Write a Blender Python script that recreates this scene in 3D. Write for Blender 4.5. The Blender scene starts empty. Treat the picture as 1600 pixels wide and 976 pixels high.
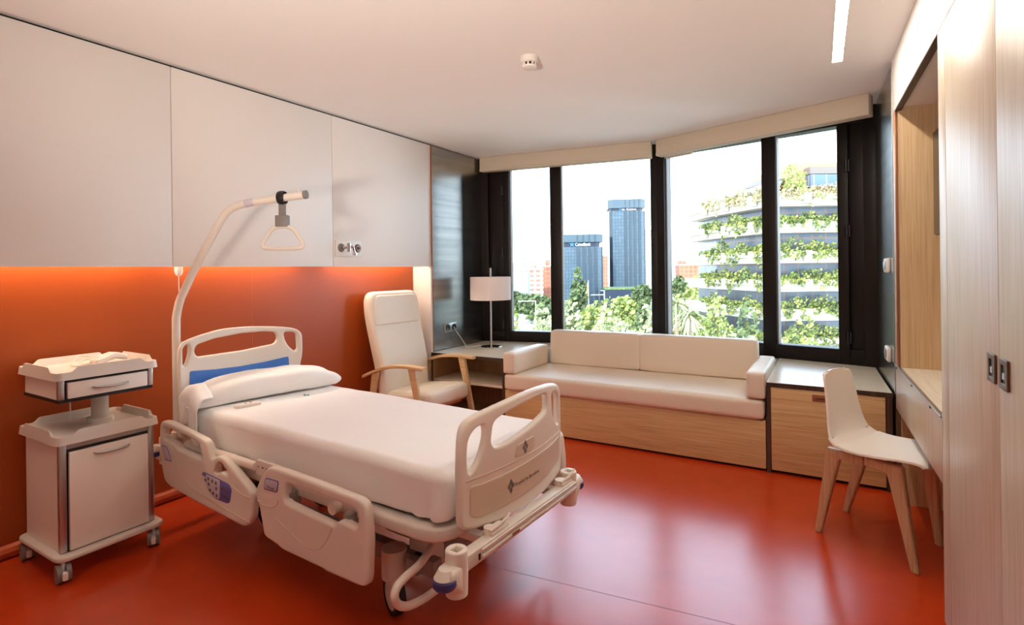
import bpy, bmesh, math, random
from mathutils import Vector, Matrix, noise
random.seed(7)
R = math.radians
SC = bpy.context.scene
COL = SC.collection

# ------------------------------------------------------------------ camera
F, YAW, ROLL, YC, EYE = 840.0, R(30.6), 0.0125, 422.25, 1.35
FW = Vector((-math.sin(YAW), math.cos(YAW), 0)); RT = Vector((math.cos(YAW), math.sin(YAW), 0)); UP = Vector((0, 0, 1))
cam_d = bpy.data.cameras.new('camera'); cam = bpy.data.objects.new('camera', cam_d); COL.objects.link(cam)
cam.matrix_world = Matrix.Translation((0, 0, EYE)) @ Matrix.Rotation(YAW, 4, 'Z') @ Matrix.Rotation(R(90), 4, 'X') @ Matrix.Rotation(-ROLL, 4, 'Z')
cam_d.sensor_width = 36.0; cam_d.lens = F / 1600 * 36; cam_d.sensor_fit = 'HORIZONTAL'
cam_d.shift_y = -(488 - YC) / 1600; cam_d.clip_start = 0.02; cam_d.clip_end = 3000
SC.camera = cam

def far(px, py, depth):          # a far point from its bearing and distance
    dx, dy = px - 800, py - YC
    a = dx * math.cos(ROLL) - dy * math.sin(ROLL); b = -dx * math.sin(ROLL) - dy * math.cos(ROLL)
    return Vector((0, 0, EYE)) + (FW + RT * (a / F) + UP * (b / F)) * depth

# ------------------------------------------------------------------ materials
def mat(name, col, rough=0.5, metal=0.0, spec=0.5, coat=0.0, emit=None, es=0.0, bump=None, trans=0.0, sheen=0.0, subs=0.0):
    m = bpy.data.materials.new(name); m.use_nodes = True
    b = m.node_tree.nodes['Principled BSDF']
    b.inputs['Base Color'].default_value = (*col, 1); b.inputs['Roughness'].default_value = rough
    b.inputs['Metallic'].default_value = metal; b.inputs['Specular IOR Level'].default_value = spec
    b.inputs['Coat Weight'].default_value = coat; b.inputs['Transmission Weight'].default_value = trans
    b.inputs['Sheen Weight'].default_value = sheen
    if emit: b.inputs['Emission Color'].default_value = (*emit, 1); b.inputs['Emission Strength'].default_value = es
    if bump:
        n = m.node_tree.nodes; l = m.node_tree.links
        tc = n.new('ShaderNodeTexCoord'); t = n.new('ShaderNodeTexNoise'); t.inputs['Scale'].default_value = bump[0]; t.inputs['Detail'].default_value = 3
        bp = n.new('ShaderNodeBump'); bp.inputs['Strength'].default_value = bump[1]; bp.inputs['Distance'].default_value = bump[2] if len(bump) > 2 else 0.005
        l.new(tc.outputs['Object'], t.inputs['Vector']); l.new(t.outputs['Fac'], bp.inputs['Height']); l.new(bp.outputs['Normal'], b.inputs['Normal'])
    return m

def noise_mat(name, stops, scale, rough=0.5, stretch=(1, 1, 1), detail=4, bump=0.0, coat=0.0, spec=0.5, rot=(0, 0, 0), metal=0.0, dist=0.004, distort=0.0):
    m = mat(name, stops[0][1], rough, metal, spec, coat); n = m.node_tree.nodes; l = m.node_tree.links; b = n['Principled BSDF']
    tc = n.new('ShaderNodeTexCoord'); mp = n.new('ShaderNodeMapping'); mp.inputs['Scale'].default_value = stretch; mp.inputs['Rotation'].default_value = rot
    t = n.new('ShaderNodeTexNoise'); t.inputs['Scale'].default_value = scale; t.inputs['Detail'].default_value = detail; t.inputs['Distortion'].default_value = distort
    cr = n.new('ShaderNodeValToRGB'); e = cr.color_ramp.elements
    while len(e) < len(stops): e.new(0.5)
    for k, (p, c) in enumerate(stops): e[k].position = p; e[k].color = (*c, 1)
    l.new(tc.outputs['Object'], mp.inputs['Vector']); l.new(mp.outputs['Vector'], t.inputs['Vector'])
    l.new(t.outputs['Fac'], cr.inputs['Fac']); l.new(cr.outputs['Color'], b.inputs['Base Color'])
    if bump:
        bp = n.new('ShaderNodeBump'); bp.inputs['Strength'].default_value = bump; bp.inputs['Distance'].default_value = dist
        l.new(t.outputs['Fac'], bp.inputs['Height']); l.new(bp.outputs['Normal'], b.inputs['Normal'])
    return m

def wood(name, a, b, c, axis='Z', rough=0.42, sc=22.0):
    st = {'Z': (1, 1, .03), 'X': (.03, 1, 1), 'Y': (1, .03, 1)}[axis]
    return noise_mat(name, [(.30, a), (.5, b), (.72, c)], sc * 4, rough, st, detail=5, bump=.05, distort=.4)

def L(r, g, b):                   # sRGB 0-255 to linear
    f = lambda v: (v / 255) / 12.92 if v / 255 <= .04045 else ((v / 255 + .055) / 1.055) ** 2.4
    return (f(r), f(g), f(b))

M = {}
M['orange'] = mat('orange_laminate', L(164, 72, 22), .38, spec=.4, bump=(60, .03))
M['orange_trim'] = mat('orange_skirting', L(172, 66, 24), .35)
M['floor'] = noise_mat('red_resin_floor', [(.3, L(184, 54, 12)), (.7, L(194, 60, 15))], 6, .25, detail=6, bump=.03, dist=.003, spec=1.0)
M['white'] = mat('white_laminate', L(232, 226, 220), .45)
M['paint'] = mat('white_ceiling_paint', L(243, 239, 234), .9, spec=.2)
M['paint2'] = mat('white_wall_paint', L(228, 220, 212), .85, spec=.2)
M['wood_v'] = wood('bamboo_vertical_grain', L(184, 162, 134), L(198, 178, 152), L(208, 190, 166), 'Z', .40)
M['wood_v2'] = wood('bamboo_niche_vertical_grain', L(188, 154, 112), L(202, 170, 128), L(212, 182, 142), 'Z')
M['wood_x'] = wood('bamboo_horizontal_grain', L(192, 152, 100), L(210, 172, 122), L(220, 188, 140), 'X')
M['wood_top'] = wood('bamboo_pale_top', L(218, 204, 182), L(228, 216, 196), L(236, 226, 208), 'X', .24)
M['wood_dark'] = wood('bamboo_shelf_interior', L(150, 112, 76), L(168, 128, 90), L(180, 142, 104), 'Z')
M['beech'] = wood('beech_arm', L(196, 158, 112), L(210, 176, 132), L(220, 188, 146), 'X', .4)
M['ply'] = noise_mat('dark_ply_edge', [(.4, L(52, 34, 24)), (.6, L(82, 56, 40))], 90, .5, (1, 1, .02))
M['oakleg'] = wood('pale_oak_leg', L(186, 146, 108), L(200, 162, 124), L(212, 176, 138), 'Z', .45)
M['bronze'] = mat('dark_bronze_frame', L(27, 19, 15), .42, spec=.22)
M['bronze2'] = mat('dark_bronze_panel', L(52, 38, 29), .5, spec=.35)
M['steel_dark'] = noise_mat('polished_dark_steel', [(.3, L(158, 156, 152)), (.7, L(182, 179, 174))], 3, .24, (.2, .2, 7), metal=1.0, detail=2)
M['chrome'] = mat('polished_chrome', L(210, 208, 205), .12, 1)
M['satin'] = mat('satin_aluminium', L(190, 188, 186), .35, 1)
M['copper'] = mat('copper_edge', L(170, 110, 80), .35, .8)
M['leather'] = mat('cream_leatherette', L(232, 216, 196), .5, bump=(220, .06, .001))
M['leather2'] = mat('cream_leatherette_armchair', L(236, 224, 206), .45, bump=(220, .05, .001))
M['shell'] = mat('white_seat_shell', L(240, 230, 218), .38)
M['plastic'] = mat('cream_bed_plastic', L(231, 220, 206), .36)
M['plastic2'] = mat('beige_inlay_plastic', L(212, 194, 172), .4)
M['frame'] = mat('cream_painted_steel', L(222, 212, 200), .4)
M['frame_dk'] = mat('mid_grey_steel', L(150, 142, 134), .5)  # darker grey than the cream steel, for the bed's lower frame
M['blue'] = mat('blue_panel', L(64, 120, 200), .4)
M['navy'] = mat('navy_rubber', L(52, 54, 110), .5)
M['label'] = mat('lilac_label', L(206, 196, 206), .4)
M['violet'] = mat('violet_print', L(98, 92, 168), .4)
M['ink'] = mat('grey_ink', L(112, 100, 98), .5)
M['black'] = mat('black_plastic', L(20, 18, 18), .4)
M['tyre'] = mat('black_rubber_tyre', L(34, 32, 32), .6)
M['grey'] = mat('grey_plastic', L(130, 122, 116), .45)
M['sheet'] = mat('white_cotton', L(246, 242, 238), .85, sheen=.2, bump=(7, .16, .012))
M['sheet2'] = mat('white_pillow_cotton', L(247, 244, 240), .85, sheen=.2, bump=(22, .12, .006))
M['cab'] = mat('white_melamine', L(236, 224, 212), .42)
M['tray'] = mat('warm_grey_tray_plastic', L(218, 206, 194), .4)
M['shade'] = mat('white_lamp_shade', L(244, 238, 236), .8, trans=0.0)
M['blind'] = mat('sand_blind_fabric', L(204, 190, 168), .85, bump=(300, .05, .001))
M['led'] = mat('led_diffuser', (1, 1, 1), .5, emit=(1, .93, .82), es=34)
M['led_up'] = mat('uplight_tube', (1, 1, 1), .5, emit=(.94, .98, 1), es=112)
M['led_warm'] = mat('warm_led_bar', (1, 1, 1), .5, emit=(1, .88, .68), es=15)
M['orange_btn'] = mat('orange_button', L(230, 120, 60), .4)
M['green_dot'] = mat('muted_teal_print', L(120, 150, 150), .7)
M['screen'] = mat('black_screen', L(14, 14, 16), .12)
M['brown_plate'] = mat('brown_metal_plate', L(112, 88, 74), .35, .6)
M['rust_plate'] = mat('rust_brown_plate', L(150, 92, 64), .45)
M['dim'] = mat('dark_void', L(30, 22, 18), .8)
# window glass: clear thin pane with a mirror-like sheen
g = bpy.data.materials.new('window_glass'); g.use_nodes = True; nt = g.node_tree; nt.nodes.clear()
o_ = nt.nodes.new('ShaderNodeOutputMaterial'); mx = nt.nodes.new('ShaderNodeMixShader'); tr = nt.nodes.new('ShaderNodeBsdfTransparent'); gl = nt.nodes.new('ShaderNodeBsdfGlossy'); fr = nt.nodes.new('ShaderNodeFresnel')
tr.inputs['Color'].default_value = (.97, .99, .98, 1); gl.inputs['Roughness'].default_value = 0.0; fr.inputs['IOR'].default_value = 1.35
nt.links.new(fr.outputs[0], mx.inputs[0]); nt.links.new(tr.outputs[0], mx.inputs[1]); nt.links.new(gl.outputs[0], mx.inputs[2]); nt.links.new(mx.outputs[0], o_.inputs[0])
M['glass'] = g

# ------------------------------------------------------------------ mesh helpers
def root(name, loc=(0, 0, 0), rz=0.0, label=None, cat=None, group=None, kind=None):
    o = bpy.data.objects.new(name, None); COL.objects.link(o); o.empty_display_size = .1
    o.location = loc; o.rotation_euler = (0, 0, rz)
    return tag(o, label, cat, group, kind)

def tag(o, label=None, cat=None, group=None, kind=None):
    if label: o['label'] = label
    if cat: o['category'] = cat
    if group: o['group'] = group
    if kind: o['kind'] = kind
    return o

def done(name, bm, m, parent=None, smooth=35, loc=None, rz=0.0):
    me = bpy.data.meshes.new(name)
    bmesh.ops.recalc_face_normals(bm, faces=bm.faces)
    bm.to_mesh(me); bm.free()
    me.materials.append(M[m] if isinstance(m, str) else m)
    if smooth:
        me.shade_smooth(); me.set_sharp_from_angle(angle=R(smooth))
    o = bpy.data.objects.new(name, me); COL.objects.link(o)
    if parent: o.parent = parent
    if loc is not None: o.location = loc
    o.rotation_euler = (0, 0, rz)
    return o

def add(bm, other, f=None):       # merge another bmesh in
    me = bpy.data.meshes.new('tmp'); other.to_mesh(me); other.free()
    bm.from_mesh(me); bpy.data.meshes.remove(me); return bm

def warp(bm, f):
    for v in bm.verts: v.co = Vector(f(v.co))
    return bm

def box(x0, x1, y0, y1, z0, z1, bev=0.0, seg=2, bm=None):
    b = bmesh.new(); bmesh.ops.create_cube(b, size=1)
    for v in b.verts: v.co = Vector(((x0 + x1) / 2 + v.co.x * (x1 - x0), (y0 + y1) / 2 + v.co.y * (y1 - y0), (z0 + z1) / 2 + v.co.z * (z1 - z0)))
    if bev: bmesh.ops.bevel(b, geom=b.edges[:] , offset=bev, segments=seg, affect='EDGES', profile=.5)
    return b if bm is None else add(bm, b)

def rbox(x0, x1, y0, y1, z0, z1, r, n=10, puff=0.0):
    """box with fully rounded edges and softly swollen faces"""
    b = bmesh.new(); bmesh.ops.create_cube(b, size=2)
    bmesh.ops.subdivide_edges(b, edges=b.edges[:], cuts=n, use_grid_fill=True)
    c = Vector(((x0 + x1) / 2, (y0 + y1) / 2, (z0 + z1) / 2)); h = Vector(((x1 - x0) / 2, (y1 - y0) / 2, (z1 - z0) / 2))
    for v in b.verts:
        q = v.co.copy(); p = Vector()
        for i in range(3):                     # denser rows near the edges
            s = max(-1, min(1, q[i])); p[i] = math.copysign(1 - (1 - abs(s)) ** 1.6, s) * h[i]
        inn = Vector([max(-(h[i] - r), min(h[i] - r, p[i])) for i in range(3)])
        d = p - inn
        if d.length > 1e-9: d = d.normalized() * r
        pf = Vector([(puff * math.copysign(1, q[i]) if abs(q[i]) > .999 else 0) * (1 - q[(i + 1) % 3] ** 2) * (1 - q[(i + 2) % 3] ** 2) for i in range(3)])
        v.co = c + inn + d + pf
    return b

def cyl(p0, p1, r0, r1=None, n=24, caps=True):
    p0, p1 = Vector(p0), Vector(p1); r1 = r0 if r1 is None else r1
    b = bmesh.new(); d = p1 - p0
    bmesh.ops.create_cone(b, cap_ends=caps, cap_tris=False, segments=n, radius1=r0, radius2=r1, depth=d.length,
                          matrix=Matrix.Translation((p0 + p1) / 2) @ d.to_track_quat('Z', 'Y').to_matrix().to_4x4())
    return b

def lathe(prof, n=32, loc=(0, 0, 0)):
    b = bmesh.new(); rings = []
    for (r, z) in prof:
        rings.append([b.verts.new((loc[0] + r * math.cos(2 * math.pi * k / n), loc[1] + r * math.sin(2 * math.pi * k / n), loc[2] + z)) for k in range(n)] if r > 1e-6 else [b.verts.new((loc[0], loc[1], loc[2] + z))])
    for a, c in zip(rings, rings[1:]):
        for k in range(n):
            q = [a[k % len(a)], a[(k + 1) % len(a)], c[(k + 1) % len(c)], c[k % len(c)]]
            q = list(dict.fromkeys(q))
            if len(q) > 2: b.faces.new(q)
    return b

def spline(pts, n=8, closed=False):
    P = [Vector(p) for p in pts]; out = []; m = len(P); rng = m if closed else m - 1
    for i in range(rng):
        g = (lambda k: P[k % m]) if closed else (lambda k: P[max(0, min(m - 1, k))])
        p0, p1, p2, p3 = g(i - 1), g(i), g(i + 1), g(i + 2)
        for k in range(n):
            t = k / n
            out.append(.5 * ((2 * p1) + (p2 - p0) * t + (2 * p0 - 5 * p1 + 4 * p2 - p3) * t * t + (3 * p1 - p0 - 3 * p2 + p3) * t ** 3))
    if not closed: out.append(P[-1].copy())
    return out

def tube(pts, r, n=12, closed=False, smooth=0, sx=1.0):
    P = spline(pts, smooth, closed) if smooth else [Vector(p) for p in pts]
    b = bmesh.new(); rings = []; N = None; m = len(P)
    for i, p in enumerate(P):
        t = ((P[(i + 1) % m] - P[i - 1]) if closed else (P[min(i + 1, m - 1)] - P[max(i - 1, 0)])).normalized()
        if N is None: N = t.orthogonal().normalized()
        N = (N - t * N.dot(t)).normalized(); B = t.cross(N)
        rr = r(i / (m - 1)) if callable(r) else r
        rings.append([b.verts.new(p + (N * math.cos(2 * math.pi * k / n) * sx + B * math.sin(2 * math.pi * k / n)) * rr) for k in range(n)])
    pairs = list(zip(rings, rings[1:])) + ([(rings[-1], rings[0])] if closed else [])
    for a, c in pairs:
        for k in range(n): b.faces.new((a[k], a[(k + 1) % n], c[(k + 1) % n], c[k]))
    if not closed: b.faces.new(rings[0]); b.faces.new(rings[-1][::-1])
    return b

def round_poly(pts, r=.02, n=5):
    P = [Vector(p).to_2d() if len(p) > 2 else Vector(p) for p in pts]; out = []; m = len(P)
    for i in range(m):
        a, p, c = P[i - 1], P[i], P[(i + 1) % m]
        ra = min(r, (a - p).length * .48); rc = min(r, (c - p).length * .48)
        s, e = p + (a - p).normalized() * ra, p + (c - p).normalized() * rc
        for k in range(n + 1):
            t = k / n; out.append(s * (1 - t) ** 2 + p * 2 * t * (1 - t) + e * t * t)
    return out

def plate(outer, holes=(), thick=.03, bev=.008, r=.02, rh=.012, cuts=0, res=2, sm=0):
    """rounded board in its own (u, v) plane, thickness along w; holes are real openings"""
    cu = bpy.data.curves.new('c', 'CURVE'); cu.dimensions = '2D'; cu.fill_mode = 'BOTH'
    for k, poly in enumerate([outer] + list(holes)):
        pp = [Vector(q) for q in spline([(a, b, 0) for a, b in poly], 4, True)] if sm else round_poly(poly, r if k == 0 else rh)
        s = cu.splines.new('POLY'); s.points.add(len(pp) - 1); s.use_cyclic_u = True
        for q, p in zip(pp, s.points): p.co = (q[0], q[1], 0, 1)
    cu.extrude = thick / 2 - bev; cu.bevel_depth = bev; cu.bevel_resolution = res; cu.offset = -bev
    ob = bpy.data.objects.new('c', cu); COL.objects.link(ob)
    dg = bpy.context.evaluated_depsgraph_get(); dg.update()
    me = bpy.data.meshes.new_from_object(ob.evaluated_get(dg))
    bm = bmesh.new(); bm.from_mesh(me); bpy.data.meshes.remove(me); bpy.data.objects.remove(ob); bpy.data.curves.remove(cu)
    bmesh.ops.remove_doubles(bm, verts=bm.verts, dist=1e-5)
    if cuts:
        xs = [v.co.x for v in bm.verts]; x0, x1 = min(xs), max(xs)
        for k in range(1, cuts):
            bmesh.ops.bisect_plane(bm, geom=bm.verts[:] + bm.edges[:] + bm.faces[:], plane_co=(x0 + (x1 - x0) * k / cuts, 0, 0), plane_no=(1, 0, 0))
    return bm

def text_bm(s, h, ext=.001, w=None, sp=1.0):
    cu = bpy.data.curves.new('t', 'FONT'); cu.body = s; cu.size = h; cu.extrude = ext; cu.space_character = sp; cu.align_x = 'LEFT'; cu.resolution_u = 3
    ob = bpy.data.objects.new('t', cu); COL.objects.link(ob)
    dg = bpy.context.evaluated_depsgraph_get(); dg.update()
    me = bpy.data.meshes.new_from_object(ob.evaluated_get(dg))
    bm = bmesh.new(); bm.from_mesh(me); bpy.data.meshes.remove(me); bpy.data.objects.remove(ob); bpy.data.curves.remove(cu)
    if w:
        xs = [v.co.x for v in bm.verts]; k = w / (max(xs) - min(xs)); x0 = min(xs)
        for v in bm.verts: v.co.x = (v.co.x - x0) * k
    return bm

def prism(poly, z0, z1, bm=None):
    b = bm or bmesh.new()
    lo = [b.verts.new((x, y, z0)) for x, y in poly]; hi = [b.verts.new((x, y, z1)) for x, y in poly]
    b.faces.new(lo[::-1]); b.faces.new(hi); m = len(poly)
    for k in range(m): b.faces.new((lo[k], lo[(k + 1) % m], hi[(k + 1) % m], hi[k]))
    return b

def quad(bm, *ps):
    bm.faces.new([bm.verts.new(p) for p in ps]); return bm

def copy_tree(o, parent=None):
    c = o.copy(); COL.objects.link(c)
    if parent: c.parent = parent
    for ch in list(o.children): copy_tree(ch, c)
    return c

# ------------------------------------------------------------------ the room
FILL_POWER = 236.0  # power of the added, unseen lamp that fills the ceiling with light
ZC = 2.55; XF = -3.215; XO = -3.42; RA = R(-88.4); RC = Vector((.325, 3.86, 0))
L0, KP, R0 = Vector((-3.2, 4.86, 0)), Vector((-1.43, 5.23, 0)), Vector((.29, 4.86, 0))
def rw(u, v, z=0):                # right-hand built-in wall: u towards the room door, v into the wall
    return RC + Vector((math.cos(RA) * u - math.sin(RA) * v, math.sin(RA) * u + math.cos(RA) * v, z))
def S(name, bm, m, parent=None, **k):
    o = done(name, bm, m, parent, smooth=30)
    if not parent: o['kind'] = 'structure'
    return o
b = box(-3.6, 1.4, -2.7, 5.6, -.12, 0); S('floor', b, 'floor')
S('ceiling', box(-3.6, 1.4, -2.7, 5.6, ZC, ZC + .12), 'paint')
S('wall_left', box(-3.56, XO, .40, 3.955, 0, ZC), 'orange')
S('wall_entry', box(-3.56, -3.235, -2.7, .40, 0, ZC), 'paint2')
S('wall_rear', box(-3.56, 1.3, -2.82, -2.7, 0, ZC), 'paint2')
S('wall_right', box(.46, .6, -2.7, .52, 0, ZC), 'paint2')
sm_ = box(XO, XO + .0012, 2.266, 2.270, .06, 1.39); S('trim_11', sm_, mat('wall_joint', L(184, 90, 44), .5))
# floor seam (a welded joint in the resin sheet)
sm = bmesh.new(); d = Vector((1, .11, 0)).normalized(); nn = Vector((-d.y, d.x, 0)) * .0016; p = Vector((-1.6, 2.03, .0006)); q = p + d * 2.2
quad(sm, p - nn, q - nn, q + nn, p + nn); S('trim_1', sm, mat('floor_seam', L(150, 40, 14), .27, spec=.8))
# skirting: rounded ledge at the foot of the orange wall
sk = tube([(XO + .005, .42, .03), (XO + .005, 3.93, .03)], .034, 10); S('baseboard_left', sk, 'orange_trim')
# return board and steel lining of the window corners
S('trim_2', box(XO - .04, XF + .008, 3.93, 3.955, 0, 1.395, .002), 'white')
S('trim_3', box(XF - .004, XF + .012, 3.953, 3.962, 0, 2.532), 'copper')
S('trim_4', box(-3.4, XF, 3.962, 4.90, .0, 2.532), 'steel_dark')
S('wall_window_corner', box(-3.56, -3.4, 3.955, 5.1, 0, ZC), 'dim')
st = box(-1.06, -.005, 0, .12, 0, 2.535)
warp(st, lambda c: rw(*c)); S('trim_5', st, 'steel_dark')
st = box(-1.3, 3.4, .62, .75, 0, ZC); warp(st, lambda c: rw(*c)); S('wall_right_outer', st, 'paint2')
# upper white fascia above the niche and wardrobe, with its dark underside edge
st = box(0, 3.36, 0, .62, 2.262, ZC); box(0, 3.36, 0, .022, 2.237, 2.262, bm=st); warp(st, lambda c: rw(*c)); S('wall_right_fascia', st, 'white')
st = box(.1, 1.275, .0, .03, 2.228, 2.237); box(.1, 1.275, .022, .03, 2.237, 2.262, bm=st); warp(st, lambda c: rw(*c)); S('trim_6', st, 'ply')
st = box(0, .088, 0, .014, .775, 2.237, .002); warp(st, lambda c: rw(*c)); S('trim_7', st, 'wood_v')
st = box(.088, .100, -.002, .008, .775, 2.237, .001); warp(st, lambda c: rw(*c)); S('trim_8', st, 'copper')
st = box(-.005, .0, -.004, .02, .595, 2.54); warp(st, lambda c: rw(*c)); S('trim_9', st, 'satin')

# white wall panels with lamp slots behind their lower edge
for k, (y0, y1, a, e) in enumerate([(.404, 1.648, .55, 1.60), (1.652, 2.796, 1.70, 2.62), (2.80, 3.955, 2.90, 3.82)]):
    t = root('wall_panel', (XF, (y0 + y1) / 2, 1.395), 0, ['white wall panel above the bedside table', 'white wall panel behind the trapeze handle and lifting pole', 'white wall panel carrying the gas outlet plate'][k], 'wall panel', 'white panels above the orange wall')
    f = box(-.022, 0, y0 - (y0 + y1) / 2, y1 - (y0 + y1) / 2, 0, 1.137, .0015); box(-.19, -.022, y0 - (y0 + y1) / 2, y1 - (y0 + y1) / 2, .16, .175, bm=f)
    done('front_board', f, 'white', t)
    h = box(-.185, -.13, a - (y0 + y1) / 2, e - (y0 + y1) / 2, .115, .158); o = done('light_housing', h, 'white', t); o['label'] = 'white lamp housing'
    h = box(-.18, -.135, a + .01 - (y0 + y1) / 2, e - .01 - (y0 + y1) / 2, .100, .114); o = done('light_bar', h, 'led_warm', t); o['label'] = 'glowing warm light bar'
S('gap_shade_strip', box(-3.30, XF - .03, .4, 4.0, 2.535, ZC), 'dim')  # dark filler: shade of the gap above the panels put into its colour

# windows: two facets meeting at a dark post
def window(name, a, c, bars, panes, hinges, lab):
    d = c - a; ang = math.atan2(d.y, d.x); ln = d.length
    t = root(name, a, ang, lab, kind='structure')
    fr = box(-.06, ln, -.03, .10, .60, .708, .004); box(-.06, ln, -.02, .10, 2.44, ZC, bm=fr)
    box(0, ln, .0, .035, .585, .64, .003, bm=fr)
    for (u0, u1, y0, y1) in bars: box(u0, u1, y0, y1, .60, ZC, .004, bm=fr)
    done('frame', fr, 'bronze', t)
    for (u0, u1) in panes:
        done('bead', box(u0 - .004, u0 + .012, -.012, .05, .70, 2.44), 'grey', t)
        done('pane', box(u0 - .012, u1 + .012, .040, .046, .695, 2.45), 'glass', t)
    for (u, z) in hinges:
        h = cyl((u, -.045, z - .05), (u, -.045, z + .05), .011); box(u - .02, u + .02, -.04, -.025, z - .045, z + .045, bm=h); done('hinge', h, 'black', t)
    bw = box(-.1, ln + .02, .02, .16, 0, .60); w = done('sill_wall', bw, 'paint2', t)
    return t
window('window_1', L0, KP, [(-.06, .05, -.05, .1), (.05, .215, -.01, .1), (.215, .283, -.04, .06), (.727, .84, -.03, .07), (1.738, 1.86, -.05, .10)],
       [(.283, .727), (.84, 1.738)], [(.21, .78), (.21, 1.55), (.21, 2.2)], 'two-light window facet behind the table lamp')
window('window_2', KP, R0, [(-.05, .085, -.05, .10), (.965, 1.073, -.03, .07), (1.526, 1.60, -.04, .06), (1.60, 1.72, -.01, .1), (1.70, 1.80, -.05, .1)],
       [(.085, .965), (1.073, 1.526)], [(1.59, .80), (1.59, 1.62), (1.59, 2.12)], 'two-light window facet facing the planted terraces')

# roller blinds rolled up into fabric pelmets
def blind(a, c, lab, extra=False):
    a, c = Vector((*a, 0)), Vector((*c, 0)); d = c - a; ang = math.atan2(d.y, d.x); ln = d.length
    t = root('roller_blind', (a.x, a.y, ZC - .152), ang, lab, 'blind', 'raised roller blinds over the windows')
    f = box(0, ln, 0, .10, 0, .150, .004); o = done('pelmet', f, 'blind', t)
    f = box(0, ln, -.003, .004, .004, .028, .001); done('hem_bar', f, 'blind', t)
    if extra:
        o = done('roller_fabric', box(.02, .30, .11, .14, -.012, .10, .003), 'blind', t)
    return t
blind((-3.182, 4.732), (-1.433, 5.013), 'sand fabric roller blind over the window beside the lamp')
blind((-1.387, 5.008), (.243, 4.469), 'sand fabric roller blind over the window facing the planted terraces', True)

# ceiling fittings
t = root('smoke_detector', (-1.445, 2.665, ZC), 0, 'small round white smoke detector on the ceiling', 'smoke detector')
done('base', lathe([(0, 0), (.049, 0), (.049, -.030), (.044, -.036), (0, -.036)]), 'paint2', t)
done('vent_ring', lathe([(.036, -.036), (.036, -.052), (0, -.052)]), 'dim', t)
for k in range(10):
    done('rib', warp(box(.034, .042, -.005, .005, -.054, -.036), lambda c, a=k * math.pi / 5: (c.x * math.cos(a) - c.y * math.sin(a), c.x * math.sin(a) + c.y * math.cos(a), c.z)), 'paint2', t)
done('cap', lathe([(.042, -.052), (.040, -.060), (.028, -.066), (0, -.067)]), 'white', t)

def strip_light(x, y0, y1, rz, lab, w=.05, m='led'):
    t = root('ceiling_light', (x, y0, ZC), rz, lab, 'ceiling light')
    h = y1 - y0
    fr = box(-w / 2 - .004, -w / 2, 0, h, -.004, .01); box(w / 2, w / 2 + .004, 0, h, -.004, .01, bm=fr)
    done('frame', fr, 'white', t)
    done('diffuser', box(-w / 2, w / 2, 0, h, -.003, .004), m, t)
    return t
strip_light(.073, 2.2, 3.685, R(.9), 'long glowing recessed strip light in the ceiling above the desk side')
# added fill lamp, unseen behind the camera, turned up to brighten the ceiling
def ceiling_fill(x, y, aim, power, lab, hz_=1.0):
    t = root('added_fill_lamp', (x, y, 0), 0, lab, 'added fill lamp')
    done('base', lathe([(0, 0), (.15, 0), (.15, .012), (.02, .022), (0, .022)], 40), 'satin', t); done('pole', cyl((0, 0, .02), (0, 0, hz_ - .05), .012, n=16), 'satin', t)
    d_ = (Vector(aim) - Vector((x, y, hz_))).normalized(); q_ = d_.to_track_quat('Z', 'Y').to_matrix()
    h = lathe([(0, -.10), (.05, -.10), (.13, .02), (.16, .10), (.155, .10), (.125, .025), (.045, -.09), (0, -.09)], 40); warp(h, lambda c: q_ @ c + Vector((0, 0, hz_))); done('lamp_shade', h, 'white', t)
    bl_ = lathe([(0, -.06), (.03, -.06), (.04, -.03), (.03, .0), (0, .01)], 24); warp(bl_, lambda c: q_ @ c + Vector((0, 0, hz_))); done('fill_bulb', bl_, 'fill_bulb', t)
    ld = bpy.data.lights.new('fill_beam', 'SPOT'); ld.energy = power; ld.color = (1, .92, .83); ld.spot_size = R(84); ld.spot_blend = 1.0; ld.shadow_soft_size = .14
    lo_ = bpy.data.objects.new('fill_beam', ld); COL.objects.link(lo_); lo_.parent = t; lo_.location = Vector((0, 0, hz_)) + d_ * .06; lo_.rotation_euler = (-d_).to_track_quat('Z', 'Y').to_euler()
M['fill_bulb'] = mat('added_fill_glow', (1, 1, 1), .5, emit=(1, .95, .88), es=6)
ceiling_fill(-.5, -1.1, (-1.25, 1.2, 2.55), FILL_POWER, 'added unseen fill lamp with its white head turned up to brighten the ceiling')
# ------------------------------------------------------------------ built-in furniture
# low open shelf unit in the corner
t = root('shelf_unit', (-3.2, 3.92, 0), 0, 'low open wooden shelf unit with pale top under the table lamp', 'shelf unit')
w = .795
done('top', prism([(0, -.0), (w, -.0), (w, 1.09), (0, .93)], .575, .597), 'wood_top', t)
o = done('edge_band', box(0, w, -.004, .002, .573, .597), 'ply', t); o['label'] = 'dark layered edge'
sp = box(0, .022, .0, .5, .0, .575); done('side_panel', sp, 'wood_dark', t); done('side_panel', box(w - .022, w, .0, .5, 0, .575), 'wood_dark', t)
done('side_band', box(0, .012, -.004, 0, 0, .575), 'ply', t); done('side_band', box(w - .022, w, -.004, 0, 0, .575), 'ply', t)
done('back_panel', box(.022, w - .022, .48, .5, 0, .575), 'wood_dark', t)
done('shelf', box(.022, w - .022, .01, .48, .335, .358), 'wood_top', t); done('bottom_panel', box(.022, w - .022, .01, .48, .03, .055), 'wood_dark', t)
done('plinth', box(.022, w - .022, .03, .05, 0, .03), 'dim', t)

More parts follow.
